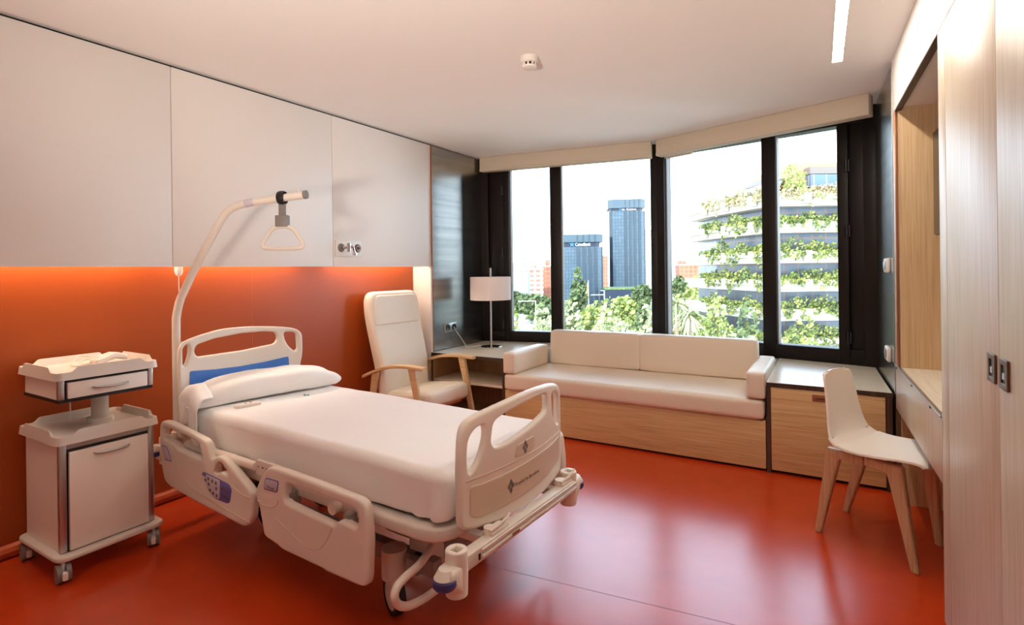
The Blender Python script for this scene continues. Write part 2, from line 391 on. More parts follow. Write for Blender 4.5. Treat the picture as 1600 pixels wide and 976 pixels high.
# cupboard by the desk
t = root('window_cupboard', (-.368, 3.9, 0), 0, 'low bamboo cupboard with dark edges between the sofa and the desk', 'cupboard')
w = .688
done('top', prism([(0, 0), (w - .01, 0), (w - .038, .93), (.0, 1.07)], .572, .594), 'wood_top', t)
o = done('edge_band', box(0, w - .004, -.006, .0, .566, .592), 'ply', t); o['label'] = 'dark layered edge'
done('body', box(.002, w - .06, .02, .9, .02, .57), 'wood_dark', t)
done('side_band', box(-.002, .022, -.006, .02, .0, .567), 'ply', t); done('side_band', box(w - .040, w - .008, -.006, .02, 0, .567), 'ply', t)
dr = done('door', box(.025, w - .043, -.003, .018, .022, .563, .002), 'wood_x', t)
o = done('flush_pull', box(.262, .36, -.005, .0, .497, .54, .002), 'rust_plate', dr); done('pull_slot', box(.280, .35, -.0065, -.004, .512, .520), 'brown_plate', o)
done('plinth', box(0, w - .01, .03, .05, 0, .022), 'dim', t)

# sofa
t = root('sofa', (-1.386, 3.9, 0), 0, 'long cream leatherette sofa on a bamboo base under the windows', 'sofa')
done('base', box(-1.003, 1.010, 0, .94, .018, .335, .002), 'wood_x', t); done('plinth', box(-1.0, 1.0, .03, .06, 0, .02), 'dim', t)
done('seat', rbox(-1.004, 1.002, -.022, .66, .338, .474, .028, 12, .006), 'leather', t)
done('rear_ledge', box(-1.0, 1.0, .765, 1.0, .335, .59), 'paint2', t)
for x in (-.34, .33):
    done('seam', tube([(x, -.024, .352), (x, -.0255, .40), (x, -.024, .462), (x, .0, .476), (x, .3, .479)], .0016, 6), 'leather', t)
for (x0, x1) in ((-.888, -.034), (-.030, .894)):
    bk = rbox(x0, x1, .62, .745, .478, .782, .016, 12, .006); warp(bk, lambda c: (c.x, c.y + (c.z - .478) * .07 + .004 * noise.noise(c * 6), c.z + .004 * noise.noise(c * 5)))
    done('backrest', bk, 'leather', t)
for x0 in (-1.010, .896):
    done('armrest', rbox(x0, x0 + .114, -.024, .76 if x0 > 0 else .61, .478, .655, .016, 10, .004), 'leather', t)

# niche with desk, television, wardrobe (all in the right-hand wall)
t = root('desk_niche', RC, RA, 'bamboo lined wall niche around the desk', 'niche')
sp = box(.1, .122, .0315, .40, 0, 2.2435); box(.1, .122, .0125, .0315, 0, 2.226, bm=sp); done('side_panel', sp, 'wood_v2', t)
done('back_panel', box(.122, 1.27, .40, .42, 0, 2.26), 'wood_v2', t)
done('top_panel', box(.122, 1.27, .032, .40, 2.244, 2.259), 'white', t)
t = root('desk', RC, RA, 'built-in bamboo desk with deep front panel beside the white chair', 'desk')
done('desktop', box(.125, 1.268, .012, .398, .752, .772), 'wood_top', t)
done('apron', box(.004, 1.268, 0, .0115, .517, .768, .001), 'wood_v', t)
e = box(.002, 1.268, -.006, .012, .768, .7745, .001); es = done('edge_strip', e, 'satin', t)
for u in (.10, .62, 1.08): done('pin', cyl((u, -.009, .766), (u, -.003, .766), .006, n=12), 'brown_plate', es)
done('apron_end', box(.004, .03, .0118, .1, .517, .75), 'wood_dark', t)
t = root('television', rw(.705, .158, 1.790), RA, 'black flat television on an arm inside the desk niche', 'television')
sc_ = done('screen', box(-.52, .52, .0, .006, -.275, .275, .001), 'screen', t); done('body', box(-.522, .522, .0062, .04, -.278, .278, .004), 'black', t)
done('wall_arm', box(-.12, .12, .041, .24, -.1, .1, .004), 'black', t)
t = root('wardrobe', rw(1.275, 0), RA, 'tall pale bamboo wardrobe with two small square recessed pulls', 'wardrobe')
done('side_panel', box(0, .113, 0, .6, 0, 2.232, .001), 'wood_v', t)
done('body', box(.116, 2.06, .024, .6, .0, 2.230), 'dim', t)
for (u0, u1, hu) in ((.118, .716, .665), (.719, 1.40, .770), (1.403, 2.06, 2.0)):
    dr = done('door', box(u0, u1, 0, .022, .05, 2.230, .001), 'wood_v', t)
    if hu < 1.9:
        pl = done('flush_pull', plate([(hu - .034, 1.030), (hu + .034, 1.030), (hu + .034, 1.108), (hu - .034, 1.108)], [[(hu - .017, 1.045), (hu + .017, 1.045), (hu + .017, 1.093), (hu - .017, 1.093)]], .006, .001, .003, .002), 'brown_plate', dr)
        pl.data.transform(Matrix(((1, 0, 0, 0), (0, 0, 1, -.003), (0, 1, 0, 0), (0, 0, 0, 1))))
        done('pull_recess', box(hu - .017, hu + .017, -.0022, -.0006, 1.045, 1.093), 'black', pl)
        done('pull_lever', warp(box(-.010, .010, -.005, -.001, -.004, .012), lambda c, hu=hu: (hu + c.x, c.y, 1.060 + c.z)), 'satin', pl)

# sockets and plates
def socket_plate(name, loc, rz, lab, cat, holes, wd=.2, ht=.09):
    t = root(name, loc, rz, lab, cat)
    done('plate', box(-wd / 2, wd / 2, -.010, 0, -ht / 2, ht / 2, .003), 'satin', t)
    for x in holes:
        f = done('insert', lathe([(0, .004), (.024, .004), (.031, .006), (.032, .0), (0, .0)], 24), 'black', t)
        f.data.transform(Matrix.Translation((x, -.010, 0)) @ Matrix.Rotation(R(90), 4, 'X'))
    return t
socket_plate('wall_socket', (XF, 4.23, .80), R(90), 'twin wall socket in a steel plate beside the table lamp', 'socket', (-.048, .048), .19)
for z, lab in ((1.352, 'white wall thermostat plate high on the dark steel beside the window'), (.80, 'white wall socket plate low on the dark steel above the cupboard')):
    t = root('wall_plate', rw(-.24, 0, z), RA, lab, 'wall plate', 'plates on the steel lining')
    done('plate', box(-.075, .075, -.022, 0, -.045, .045, .010, 3), 'white', t)
    o = done('insert', box(-.045, .045, -.027, -.020, -.026, .026, .005), 'satin' if z > 1 else 'grey', t)
t = root('gas_outlet_plate', (XF, 2.945, 1.535), R(90), 'medical gas outlet plate with two round ports and a valve', 'gas outlet')
done('plate', box(-.13, .13, -.012, 0, -.062, .062, .003), 'white', t)
for x, m in ((-.082, 'grey'), (.085, 'brown_plate')):
    f = done('port', lathe([(0, .02), (.012, .02), (.014, .012), (.026, .012), (.032, .004), (.032, 0), (0, 0)], 28), m, t)
    f.data.transform(Matrix.Translation((x, -.012, .004)) @ Matrix.Rotation(R(90), 4, 'X'))
    f = done('port_hole', lathe([(0, .024), (.006, .024), (.007, .019), (0, .019)], 16), 'black', t); f.data.transform(Matrix.Translation((x, -.012, .004)) @ Matrix.Rotation(R(90), 4, 'X'))
v = cyl((-.082, -.03, .004), (-.02, -.075, .012), .010); add(v, cyl((-.045, -.057, -.03), (-.045, -.057, .04), .014)); add(v, cyl((-.02, -.075, .012), (-.006, -.075, -.035), .009)); add(v, cyl((-.006, -.075, -.035), (-.006, -.075, -.055), .016)); add(v, cyl((-.006, -.075, -.045), (.02, -.075, -.042), .007))
done('valve', v, 'chrome', t)
t = root('pull_cord', (-3.30, 1.725, 1.395), 0, 'white pull switch with a thin cord hanging under the wall panel', 'pull switch')
done('housing', lathe([(0, 0), (.022, 0), (.022, -.03), (.014, -.05), (.005, -.055), (0, -.055)]), 'white', t)
done('cord', tube([(0, 0, -.05), (.002, 0, -.2), (0, .002, -.42), (.003, 0, -.62)], .0022, 6), 'white', t)

# table lamp
t = root('table_lamp', (-2.868, 4.432, .597), 0, 'slim chrome table lamp with a white drum shade', 'lamp')
done('base', lathe([(0, 0), (.098, 0), (.102, .003), (.102, .011), (.098, .014), (.02, .016), (0, .016)], 48), 'chrome', t)
done('pole', cyl((0, 0, .014), (0, 0, .78), .0095, n=20), 'satin', t)
s_ = lathe([(.197, .468), (.2, .468), (.2, .692), (.197, .692), (.197, .468)], 64); done('lamp_shade', s_, 'shade', t)
sp = bmesh.new()
for k in range(3):
    a = k * 2.094 + .4; add(sp, cyl((0, 0, .675), (.198 * math.cos(a), .198 * math.sin(a), .675), .002, n=6))
done('shade_spider', sp, 'satin', t)
done('cord', tube([(-.1, 0, .006), (-.17, .05, .005), (-.22, -.1, .004), (-.27, -.06, .02), (-.30, -.10, .10), (-.322, -.15, .17), (-.334, -.155, .203)], .0028, 8, smooth=6), 'white', t)

# ------------------------------------------------------------------ bedside table
# local frame: x along the front, y towards the wall
t = root('bedside_table', (-2.95, 1.026, 0), R(90), 'white bedside table on castors with a raised drawer unit by the orange wall', 'bedside table')
W, D = .38, .40
def lip_tray(z0, zl, x0, x1, y0, y1, h):
    """tray with a lip that rises along the middle of each side"""
    b = bmesh.new(); n = 120; pts = []
    pp = round_poly([(x0, y0), (x1, y0), (x1, y1), (x0, y1)], .03, 6)
    per = [];
    for k in range(len(pp)):
        a, c = pp[k], pp[(k + 1) % len(pp)]; m = max(1, int((c - a).length / .008))
        per += [a.lerp(c, j / m) for j in range(m)]
    cx, cy = (x0 + x1) / 2, (y0 + y1) / 2; hx, hy = (x1 - x0) / 2, (y1 - y0) / 2
    def rise(p):
        u, v = abs(p.x - cx) / hx, abs(p.y - cy) / hy
        f = 1 - u if v > u * 1.0 and v > .97 else 1 - v
        f = (1 - u) if abs(v - 1) < .04 else (1 - v)
        s = max(0, min(1, (f - .26) / .14)); return s * s * (3 - 2 * s)
    prof = [(0, 0, 0), (.004, .0, 1.0), (.010, 0, 1.0), (.018, -.004, .55), (.022, -1, 0)]
    rings = []
    for (ins, dz, f) in prof:
        ring = []
        for p in per:
            q = Vector((cx + (p.x - cx) * (1 - ins / hx), cy + (p.y - cy) * (1 - ins / hy)))
            top = zl + h * rise(p)
            z = z0 if f == 0 and ins == 0 else ((z0 + .022) if dz == -1 else (z0 + .022) * (1 - f) + (top + dz) * f)
            ring.append(b.verts.new((q.x, q.y, z)))
        rings.append(ring)
    m = len(per)
    for r1, r2 in zip(rings, rings[1:]):
        for k in range(m): b.faces.new((r1[k], r1[(k + 1) % m], r2[(k + 1) % m], r2[k]))
    b.faces.new(rings[-1]); b.faces.new(rings[0][::-1])
    return b
bs = plate([(-.030, -.052), (W + .035, -.052), (W + .035, D + .01), (-.030, D + .01)], (), .024, .008, .05); warp(bs, lambda c: (c.x, c.y, c.z + .103)); done('base_plate', bs, 'tray', t)
done('body', box(.002, W - .002, .012, D - .02, .115, .600), 'cab', t)
for x0 in (-.004, W - .024): done('corner_post', box(x0, x0 + .028, -.006, .022, .115, .600, .006), 'satin', t)
done('rail', box(.024, W - .024, -.004, .012, .574, .600), 'satin', t)
done('door_recess', box(.024, W - .024, .0, .012, .117, .574), 'black', t)
dr = done('door', box(.030, W - .028, -.016, .0, .122, .560, .002), 'cab', t)
def bow(x0, x1, z, y, m=dr):
    return done('handle', tube([(x0, y, z), (x0 + .012, y - .014, z - .002), ((x0 + x1) / 2, y - .022, z - .005), (x1 - .012, y - .014, z - .002), (x1, y, z)], lambda q: .0032 + .0025 * math.sin(q * math.pi), 10, smooth=6), 'satin', m)
bow(.122, .268, .533, -.015)
done('lower_tray', lip_tray(.600, .636, -.022, W + .022, -.030, D + .012, .022), 'tray', t)
cl = lathe([(0, .622), (.058, .622), (.056, .645), (.050, .650), (.036, .652), (.036, .80), (0, .80)], 36, (.235, .20, 0)); done('column', cl, 'tray', t)
done('drawer_unit', box(.002, W - .002, .012, D - .02, .795, .885), 'cab', t); done('bottom_band', box(-.002, W + .002, .0, D - .016, .782, .796), 'black', t)
for x0 in (-.004, W - .020): done('corner_post', box(x0, x0 + .024, -.006, .02, .796, .886, .005), 'satin', t)
done('drawer_recess', box(.022, W - .022, .001, .013, .796, .886), 'black', t)
dw = done('drawer', box(.028, W - .026, -.014, .001, .800, .872, .002), 'cab', t); bow(.122, .268, .836, -.013, dw)
done('upper_tray', lip_tray(.886, .920, -.022, W + .022, -.030, D + .012, .022), 'tray', t)
def caster(parent, x, y, a, r=.040, h=.09):
    c = root('caster', (x, y, 0), a); c.parent = parent
    done('wheel', warp(lathe([(0, -.006), (r * .7, -.007), (r, -.009), (r, .009), (r * .7, .007), (0, .006)], 28), lambda q: (q.x, q.z + .016, q.y + r)), 'grey', c)
    done('wheel', warp(lathe([(0, -.006), (r * .7, -.007), (r, -.009), (r, .009), (r * .7, .007), (0, .006)], 28), lambda q: (q.x, q.z - .016, q.y + r)), 'grey', c)
    f = box(-.012, .012, -.006, .006, r, h, .002); add(f, warp(box(-.05, -.012, -.010, .010, r * .5, r * 1.35, .005), lambda q: q)); done('fork', f, 'plastic', c)
for x, y, a in ((-.0, -.02, .9), (W - .01, -.02, .7), (.0, D - .03, .9), (W - .01, D - .03, .5)): caster(t, x, y, R(90) * a)

t = root('handset', (-3.13, 1.30, .909), R(96), 'white corded nurse call handset lying on the bedside table tray', 'handset')
hs = rbox(-.085, .075, -.036, .036, 0, .032, .013, 8); warp(hs, lambda c: (c.x, c.y + .01 * c.x / .08, c.z + .022 * math.exp(-((c.x - .01) / .05) ** 2))); done('body', hs, 'plastic', t)
done('button_pad', rbox(-.062, -.03, -.018, .018, .026, .041, .005, 4), 'cab', t)
done('cord', tube([(-.085, 0, .014), (-.12, .03, .008), (-.10, .06, .02), (-.05, .07, .03), (-.09, .09, .045), (-.12, .07, .03), (-.15, .04, .01), (-.14, -.01, .008), (-.11, -.05, .007)], .004, 8, smooth=6), 'plastic', t)
t = root('hanging_cable', (-3.33, 1.19, .0), 0, 'thin white cable hanging behind the bedside table column', 'cable')
done('wire', tube([(.02, 0, .80), (.01, .005, .76), (.005, .012, .70), (0, .014, .62)], .003, 8, smooth=6), 'white', t)

# ------------------------------------------------------------------ armchair (x forward, y to its far side)
t = root('armchair', (-2.70, 3.515, 0), R(-2), 'cream high-backed armchair with beech arms by the orange wall', 'armchair')
hw = .315
bk_pts = [(-.27, .30), (-.282, .55), (-.305, .80), (-.325, 1.0), (-.318, 1.13), (-.27, 1.185), (.22, 1.185), (.262, 1.13), (.272, 1.0), (.280, .80), (.282, .55), (.27, .30)]
def lean(z): return -.475 - .17 * (z - .38) + (.05 * max(0, z - .86))
bk = plate(bk_pts, (), .105, .03, .05, cuts=10, res=4)
warp(bk, lambda c: (lean(c.y) + c.z + .018 * math.exp(-((c.y - .62) / .16) ** 2) * (1 if c.z > 0 else .2) - .12 * c.x * c.x * (1 if c.z > 0 else 0), c.x - .01, c.y))
o = done('backrest', bk, 'leather2', t, 50)
pd = plate([(-.292, .905), (.252, .905), (.246, 1.06), (.21, 1.155), (-.25, 1.155), (-.292, 1.06)], (), .03, .012, .03, cuts=8); warp(pd, lambda c: (lean(c.y) + .046 + c.z - .12 * c.x * c.x, c.x - .01, c.y)); done('head_cushion', pd, 'leather2', t, 50)
se = rbox(-.56, .02, -.262, .262, .265, .405, .045, 12, .012); warp(se, lambda c: (c.x, c.y, c.z - .05 * max(0, -c.x / .5) + .0)); done('seat', se, 'leather2', t)
done('seat_rail', box(-.50, -.06, -.25, .25, .225, .275, .006), 'beech', t)
for s in (-1, 1):
    y = s * hw
    fr = root('arm_frame', (0, y, 0)); fr.parent = t
    top = spline([(-.64, 0, .485), (-.50, 0, .540), (-.34, 0, .586), (-.18, 0, .604), (-.04, 0, .603), (.03, 0, .600)], 6)
    ab = bmesh.new(); rr = []
    for i, p in enumerate(top):
        q = i / (len(top) - 1); wd = .022 + .010 * math.sin(q * math.pi * .8); th = .013
        rr.append([ab.verts.new((p.x + dx * .0, wd * dx, p.z + th * dz)) for dx, dz in ((-1, -.6), (-.8, -1), (.8, -1), (1, -.6), (1, .6), (.8, 1), (-.8, 1), (-1, .6))])
    for a_, c_ in zip(rr, rr[1:]):
        for k in range(8): ab.faces.new((a_[k], a_[(k + 1) % 8], c_[(k + 1) % 8], c_[k]))
    ab.faces.new(rr[0]); ab.faces.new(rr[-1][::-1]); done('armrest', ab, 'beech', fr)
    def slat(p0, p1, w0, w1, nm):
        b = bmesh.new(); v = []
        for (p, wd) in ((p0, w0), (p1, w1)):
            v.append([b.verts.new((p[0] + sx * wd, sy * .014, p[1])) for sx, sy in ((-1, -1), (1, -1), (1, 1), (-1, 1))])
        for k in range(4): b.faces.new((v[0][k], v[0][(k + 1) % 4], v[1][(k + 1) % 4], v[1][k]))
        b.faces.new(v[0]); b.faces.new(v[1][::-1]); bmesh.ops.bevel(b, geom=b.edges[:], offset=.004, segments=2, affect='EDGES'); done(nm, b, 'beech', fr)
    slat((-.10, .592), (.035, 0), .036, .020, 'leg'); slat((-.50, .535), (-.60, 0), .034, .020, 'leg')

# ------------------------------------------------------------------ white chair at the desk (x forward, y to its far side)
t = root('desk_chair', (.218, 3.187, 0), R(-28), 'white moulded chair with pale oak legs tucked under the desk', 'chair')
prof = [(.255, .452), (.235, .464), (.16, .462), (.08, .452), (0, .444), (-.07, .444), (-.125, .456), (-.165, .487), (-.187, .535), (-.200, .60), (-.212, .68), (-.224, .75), (-.232, .79), (-.236, .812)]
wid = [.205, .212, .218, .220, .220, .217, .208, .192, .172, .155, .143, .134, .126, .100]
P_ = spline([(a, 0, b) for a, b in prof], 4); Wd = spline([(a, 0, 0) for a in wid], 4)
sb = bmesh.new(); rows = []; NU = 14
for i, p in enumerate(P_):
    w = Wd[i].x; row = []
    q = i / (len(P_) - 1)
    for k in range(NU + 1):
        u = -1 + 2 * k / NU
        lift = .016 * abs(u) ** 2.5 * (1 if q < .45 else .6)
        row.append(sb.verts.new((p.x + (lift if q > .55 else 0) - (.012 * u * u if q < .1 else 0), w * u, p.z + (lift if q <= .55 else 0) - (.02 * abs(u) ** 4 if q > .97 else 0))))
    rows.append(row)
for a, c in zip(rows, rows[1:]):
    for k in range(NU): sb.faces.new((a[k], a[k + 1], c[k + 1], c[k]))
o = done('seat', sb, 'shell', t, 80)
md = o.modifiers.new('thickness', 'SOLIDIFY'); md.thickness = .011; md.offset = -1; md.use_rim = True
md = o.modifiers.new('soft', 'BEVEL'); md.width = .003; md.segments = 2; md.limit_method = 'ANGLE'
def oak_leg(top, bot, name='leg', w0=.030, w1=.015):
    b = bmesh.new(); tp, bt = Vector(top), Vector(bot); v = []
    inx = -1 if tp.x > 0 else 1
    for q, (p, wd) in enumerate(((tp + Vector((inx * .02, 0, 0)), w0 * 1.9), (tp.lerp(bt, .10), w0 * 1.15), (tp.lerp(bt, .22), w0), (bt, w1))):
        v.append([b.verts.new(p + Vector((sx * wd, sy * (.016 if q < 3 else .012), 0))) for sx, sy in ((-1, -1), (1, -1), (1, 1), (-1, 1))])
    for a, c in zip(v, v[1:]):
        for k in range(4): b.faces.new((a[k], a[(k + 1) % 4], c[(k + 1) % 4], c[k]))
    b.faces.new(v[0]); b.faces.new(v[-1][::-1]); bmesh.ops.bevel(b, geom=b.edges[:], offset=.004, segments=2, affect='EDGES')
    return done(name, b, 'oakleg', t)
def wl(x, y):                     # room floor point to chair frame
    d = Vector((x - .218, y - 3.187)); a = R(-28); return (d.x * math.cos(a) + d.y * math.sin(a), -d.x * math.sin(a) + d.y * math.cos(a))
for (fx, fy), tx, ty in (((-.064, 3.147), -.145, -.165), ((.062, 3.483), -.145, .155), ((.31, 2.925), .120, -.175), ((.44, 3.27), .120, .165)):
    a, c = wl(fx, fy); l_ = oak_leg((tx, ty, .446), (a, c, .0))
for s in (-1, 1):
    done('side_rail', box(-.17, -.01, s * .168 - .014, s * .168 + .014, .402, .447, .006), 'oakleg', t); done('side_rail', box(-.008, .15, s * .168 - .014, s * .168 + .014, .406, .449, .006), 'oakleg', t)

# ------------------------------------------------------------------ hospital bed (x from head to foot, y from the near side to the window side)
BL = 1.91
bed = root('hospital_bed', (-3.004, 1.562, 0), R(-3.5), 'cream hospital bed with folded side rails, lifting pole and printed foot board', 'hospital bed')
# head board
hb_o = [(-.004, .46), (-.004, .90), (.0, .955), (.03, .99), (.11, 1.012), (.25, 1.036), (.42, 1.034), (.60, 1.016), (.70, .998), (.742, .965), (.746, .92), (.746, .82), (.728, .76), (.725, .46)]
hb_h = [[(.095, .962), (.20, .985), (.36, .998), (.50, .996), (.575, .985), (.588, .945), (.57, .912), (.36, .895), (.10, .895), (.082, .925)],
        [(.020, .970), (.046, .978), (.058, .955), (.052, .91), (.034, .858), (.020, .858)],
        [(.622, .980), (.665, .978), (.71, .970), (.715, .862), (.695, .850), (.655, .885), (.63, .93)]]
def HB(c): return (c.z - .03 * (1 - ((c.x - .37) / .37) ** 2) - .002, c.x, c.y)
b = plate(hb_o, hb_h, .036, .013, .05, .02, cuts=16, res=3); warp(b, HB); hb = done('headboard', b, 'plastic', bed, 50)
b = plate([(.050, .70), (.055, .826), (.20, .812), (.35, .806), (.50, .810), (.648, .824), (.655, .70)], (), .006, .002, .012, cuts=14); warp(b, lambda c: HB(Vector((c.x, c.y, c.z + .019)))); o = done('colour_panel', b, 'blue', hb); o['label'] = 'blue inlay panel'
# foot board
fb_o = [(.026, .47), (.024, .65), (.030, .784), (.045, .828), (.080, .846), (.15, .858), (.269, .872), (.37, .879), (.47, .879), (.60, .870), (.69, .850), (.724, .815), (.729, .75), (.729, .68), (.722, .47), (.672, .456), (.53, .445), (.38, .439), (.21, .442), (.08, .456)]
fb_h = [[(.066, .775), (.095, .803), (.138, .810), (.142, .765), (.122, .708), (.094, .668), (.062, .648), (.058, .72)],
        [(.168, .738), (.185, .714), (.246, .716), (.36, .732), (.467, .750), (.548, .768), (.552, .80), (.546, .838), (.45, .842), (.36, .838), (.228, .822), (.181, .807)],
        [(.600, .826), (.64, .828), (.690, .808), (.694, .74), (.684, .672), (.640, .70), (.608, .745)]]
def FB(c): return (BL + .045 * (1 - ((c.x - .377) / .345) ** 2) + c.z, c.x, c.y)
b = plate(fb_o, fb_h, .030, .012, .045, .022, cuts=18, res=3); warp(b, FB); fb = done('footboard', b, 'plastic', bed, 50)
b = plate([(.062, .512), (.066, .612), (.10, .606), (.283, .609), (.486, .616), (.60, .618), (.69, .624), (.69, .545), (.66, .522), (.577, .510), (.45, .500), (.353, .497), (.20, .492), (.093, .494)], (), .005, .002, .015, cuts=18); warp(b, lambda c: FB(c + Vector((0, 0, .0158)))); pn = done('inlay_panel', b, 'plastic2', fb, 50); pn['label'] = 'beige printed inlay panel'
b = plate([(.289, .649), (.302, .692), (.417, .700), (.432, .690), (.426, .656), (.395, .650)], (), .005, .002, .012, cuts=8); warp(b, lambda c: FB(c + Vector((0, 0, .0155)))); bd = done('badge_plate', b, 'plastic2', fb, 50)
gv = tube([FB(Vector((.05 + .66 * k / 24, .632 + .010 * (k / 24), .0150))) for k in range(25)], .0022, 6); done('moulded_line', gv, 'plastic2', fb)
def diamonds(cx, cz, r, f, w=.0006):
    b = bmesh.new()
    for dx, dz, s in ((-1, 0, .82), (1, .1, .82), (0, 1.2, .86), (0, -1.2, .86)):
        p = [(cx + (dx + ex * s * 1.0) * r * .62, cz + (dz + ez * s * 1.15) * r * .75) for ex, ez in ((-1, 0), (0, -1), (1, 0), (0, 1))]
        b.faces.new([b.verts.new((x, z, 0)) for x, z in p])
    e = bmesh.ops.extrude_face_region(b, geom=b.faces[:]); bmesh.ops.translate(b, verts=[v for v in e['geom'] if isinstance(v, bmesh.types.BMVert)], vec=(0, 0, w))
    return warp(b, f)
done('emblem', diamonds(.262, .553, .017, lambda c: FB(c + Vector((0, 0, .0185)))), 'ink', pn)
done('emblem', diamonds(.356, .673, .017, lambda c: FB(c + Vector((0, 0, .0181)))), 'ink', bd)
b = text_bm('Hospital de Barcelona', .021, .0004, .172); warp(b, lambda c: FB(Vector((.284 + c.x, .545 + c.y, .0185 + c.z)))); done('lettering', b, 'ink', pn, 0)
# side rails
def rail(outer, holes, t0, lab, mir=False):
    b = plate(outer, holes, .040, .013, .028, .018, cuts=14, res=3)
    sg = -1 if mir else 1
    warp(b, lambda c: (c.x, (t0 + c.z * 1.0) if not mir else (.735 - t0 + c.z), c.y))
    o = done('side_rail', b, 'plastic', bed, 50); o['label'] = lab; return o
r1 = [(-.001, .56), (.012, .588), (.04, .597), (.103, .600), (.28, .585), (.455, .567), (.483, .553), (.514, .481), (.575, .516), (.629, .515), (.74, .465), (.851, .411), (.861, .389), (.854, .299), (.825, .254), (.779, .239), (.623, .246), (.331, .256), (.10, .272), (.045, .288), (.015, .36), (-.003, .50)]
r1h = [[(.031, .562), (.063, .568), (.23, .560), (.385, .549), (.412, .534), (.440, .468), (.30, .474), (.191, .480), (.160, .500), (.069, .506), (.036, .516)],
       [(.585, .484), (.610, .484), (.664, .452), (.656, .440), (.60, .446), (.575, .432), (.545, .430), (.560, .455)]]
r2 = [(.973, .538), (1.015, .548), (1.28, .545), (1.555, .537), (1.588, .518), (1.600, .392), (1.588, .240), (1.561, .223), (1.362, .217), (1.335, .222), (1.070, .221), (1.044, .231), (.945, .242), (.935, .285), (.908, .371), (.878, .408), (.912, .471)]
r2h = [[(1.105, .500), (1.302, .502), (1.523, .496), (1.543, .484), (1.540, .436), (1.524, .428), (1.445, .436), (1.404, .406), (1.25, .414), (1.103, .422), (1.092, .436)]]
TN = -.075; FACE = TN - .0206
a1 = rail(r1, r1h, TN, 'cream head-end rail with a blue and lilac keypad on the near side')
a2 = rail(r2, r2h, TN, 'cream foot-end rail on the near side')
a3 = rail(r1, r1h, TN, 'cream head-end rail on the window side', True); a4 = rail(r2, r2h, TN, 'cream foot-end rail on the window side', True); a4.location = (.285, .02, .065)
def face(poly, m, par, name, r=.01, off=0.0, lab=None):
    b = plate(poly, (), .003, .0008, r); warp(b, lambda c: (c.x, FACE - off - c.z, c.y)); o = done(name, b, m, par)
    if lab: o['label'] = lab
    return o
kp = face([(.443, .416), (.473, .417), (.60, .412), (.676, .407), (.700, .388), (.682, .325), (.662, .316), (.561, .315), (.497, .341)], 'violet', a1, 'keypad', .012, 0, 'blue keypad')
face([(.449, .411), (.475, .412), (.602, .407), (.597, .321), (.561, .320), (.500, .345)], 'label', kp, 'keypad_field', .01, .002, 'lilac keypad field')
kb = bmesh.new(); kw = bmesh.new()
for (x, z) in ((.478, .385), (.505, .396), (.508, .372), (.54, .392), (.572, .39), (.518, .346), (.548, .338), (.578, .334), (.575, .365)): add(kb, cyl((x, FACE - .004, z), (x, FACE - .0052, z), .008, n=14))
for (x, z) in ((.620, .374), (.640, .372), (.664, .368), (.622, .345), (.642, .342), (.666, .336)): add(kw, cyl((x, FACE - .0020, z), (x, FACE - .0032, z), .0075, n=14))
done('key_dots', kb, 'ink', kp); done('key_dots', kw, 'brown_plate', kp)
done('keypad_tab', box(.450, .482, FACE - .005, FACE - .0035, .403, .412), 'violet', kp)
lb = face([(.022, .472), (.082, .472), (.134, .404), (.060, .400)], 'violet', a1, 'rail_label', .008, -.0004); face([(.027, .467), (.079, .467), (.124, .408), (.062, .405)], 'label', lb, 'label_field', .006, .001)
lb = face([(.967, .496), (1.062, .500), (1.050, .450), (.952, .446)], 'violet', a2, 'rail_label', .012); lf = face([(.971, .492), (1.057, .496), (1.046, .454), (.956, .450)], 'label', lb, 'label_field', .01, .001)
b = text_bm('Next gen', .017, .0003, .052); warp(b, lambda c: (.983 + c.x, FACE - .0052 - c.z, .459 + c.y)); done('lettering', b, 'ink', lf, 0)
def groove(pts, par): done('moulded_line', tube([(x, FACE + .0006, z) for x, z in pts], .0022, 6, smooth=6), 'plastic2', par)
groove([(.10, .505), (.16, .44), (.26, .35), (.36, .318), (.60, .292), (.84, .275)], a1); groove([(.70, .405), (.78, .385), (.85, .382)], a1)
groove([(1.04, .34), (1.12, .315), (1.22, .285), (1.30, .285), (1.36, .33), (1.40, .395)], a2); groove([(.90, .385), (.96, .375), (1.03, .39), (1.06, .425)], a2)
# deck frame, arms, columns
b = plate([(.03, -.034), (1.888, -.034), (1.888, .778), (.03, .778)], [[(.10, .03), (1.80, .03), (1.80, .715), (.10, .715)]], .050, .012, .13, .08, cuts=10); warp(b, lambda c: (c.x, c.y, c.z + .447)); done('deck_frame', b, 'frame', bed, 50)
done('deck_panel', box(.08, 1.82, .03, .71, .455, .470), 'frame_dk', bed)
for y in (-.048, .800):
    done('rail_bar', tube([(.45, y, .497), (.82, y, .500)], .020, 14), 'plastic', bed); 
    done('rail_joint', cyl((1.36, y - .018, .447), (1.36, y + .02, .447), .024), 'plastic', bed)
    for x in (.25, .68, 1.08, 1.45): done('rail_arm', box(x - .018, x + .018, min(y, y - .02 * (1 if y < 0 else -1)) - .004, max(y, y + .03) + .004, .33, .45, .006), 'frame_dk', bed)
cp = done('control_plate', box(.831, .985, -.058, -.040, .470, .535, .003), 'frame', bed)
cb = bmesh.new()
for k, x in enumerate((.852, .880, .888, .912, .932, .940)): add(cb, cyl((x, -.059, .508), (x, -.0575, .508), .0035, n=10))
done('marks', cb, 'brown_plate', cp)
for x in (.42, 1.35):
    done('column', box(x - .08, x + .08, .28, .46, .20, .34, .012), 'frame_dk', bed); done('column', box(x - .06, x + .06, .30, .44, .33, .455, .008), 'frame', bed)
for y in (.13, .57): done('base_beam', box(.12, 1.70, y, y + .05, .185, .25, .006), 'frame_dk', bed)
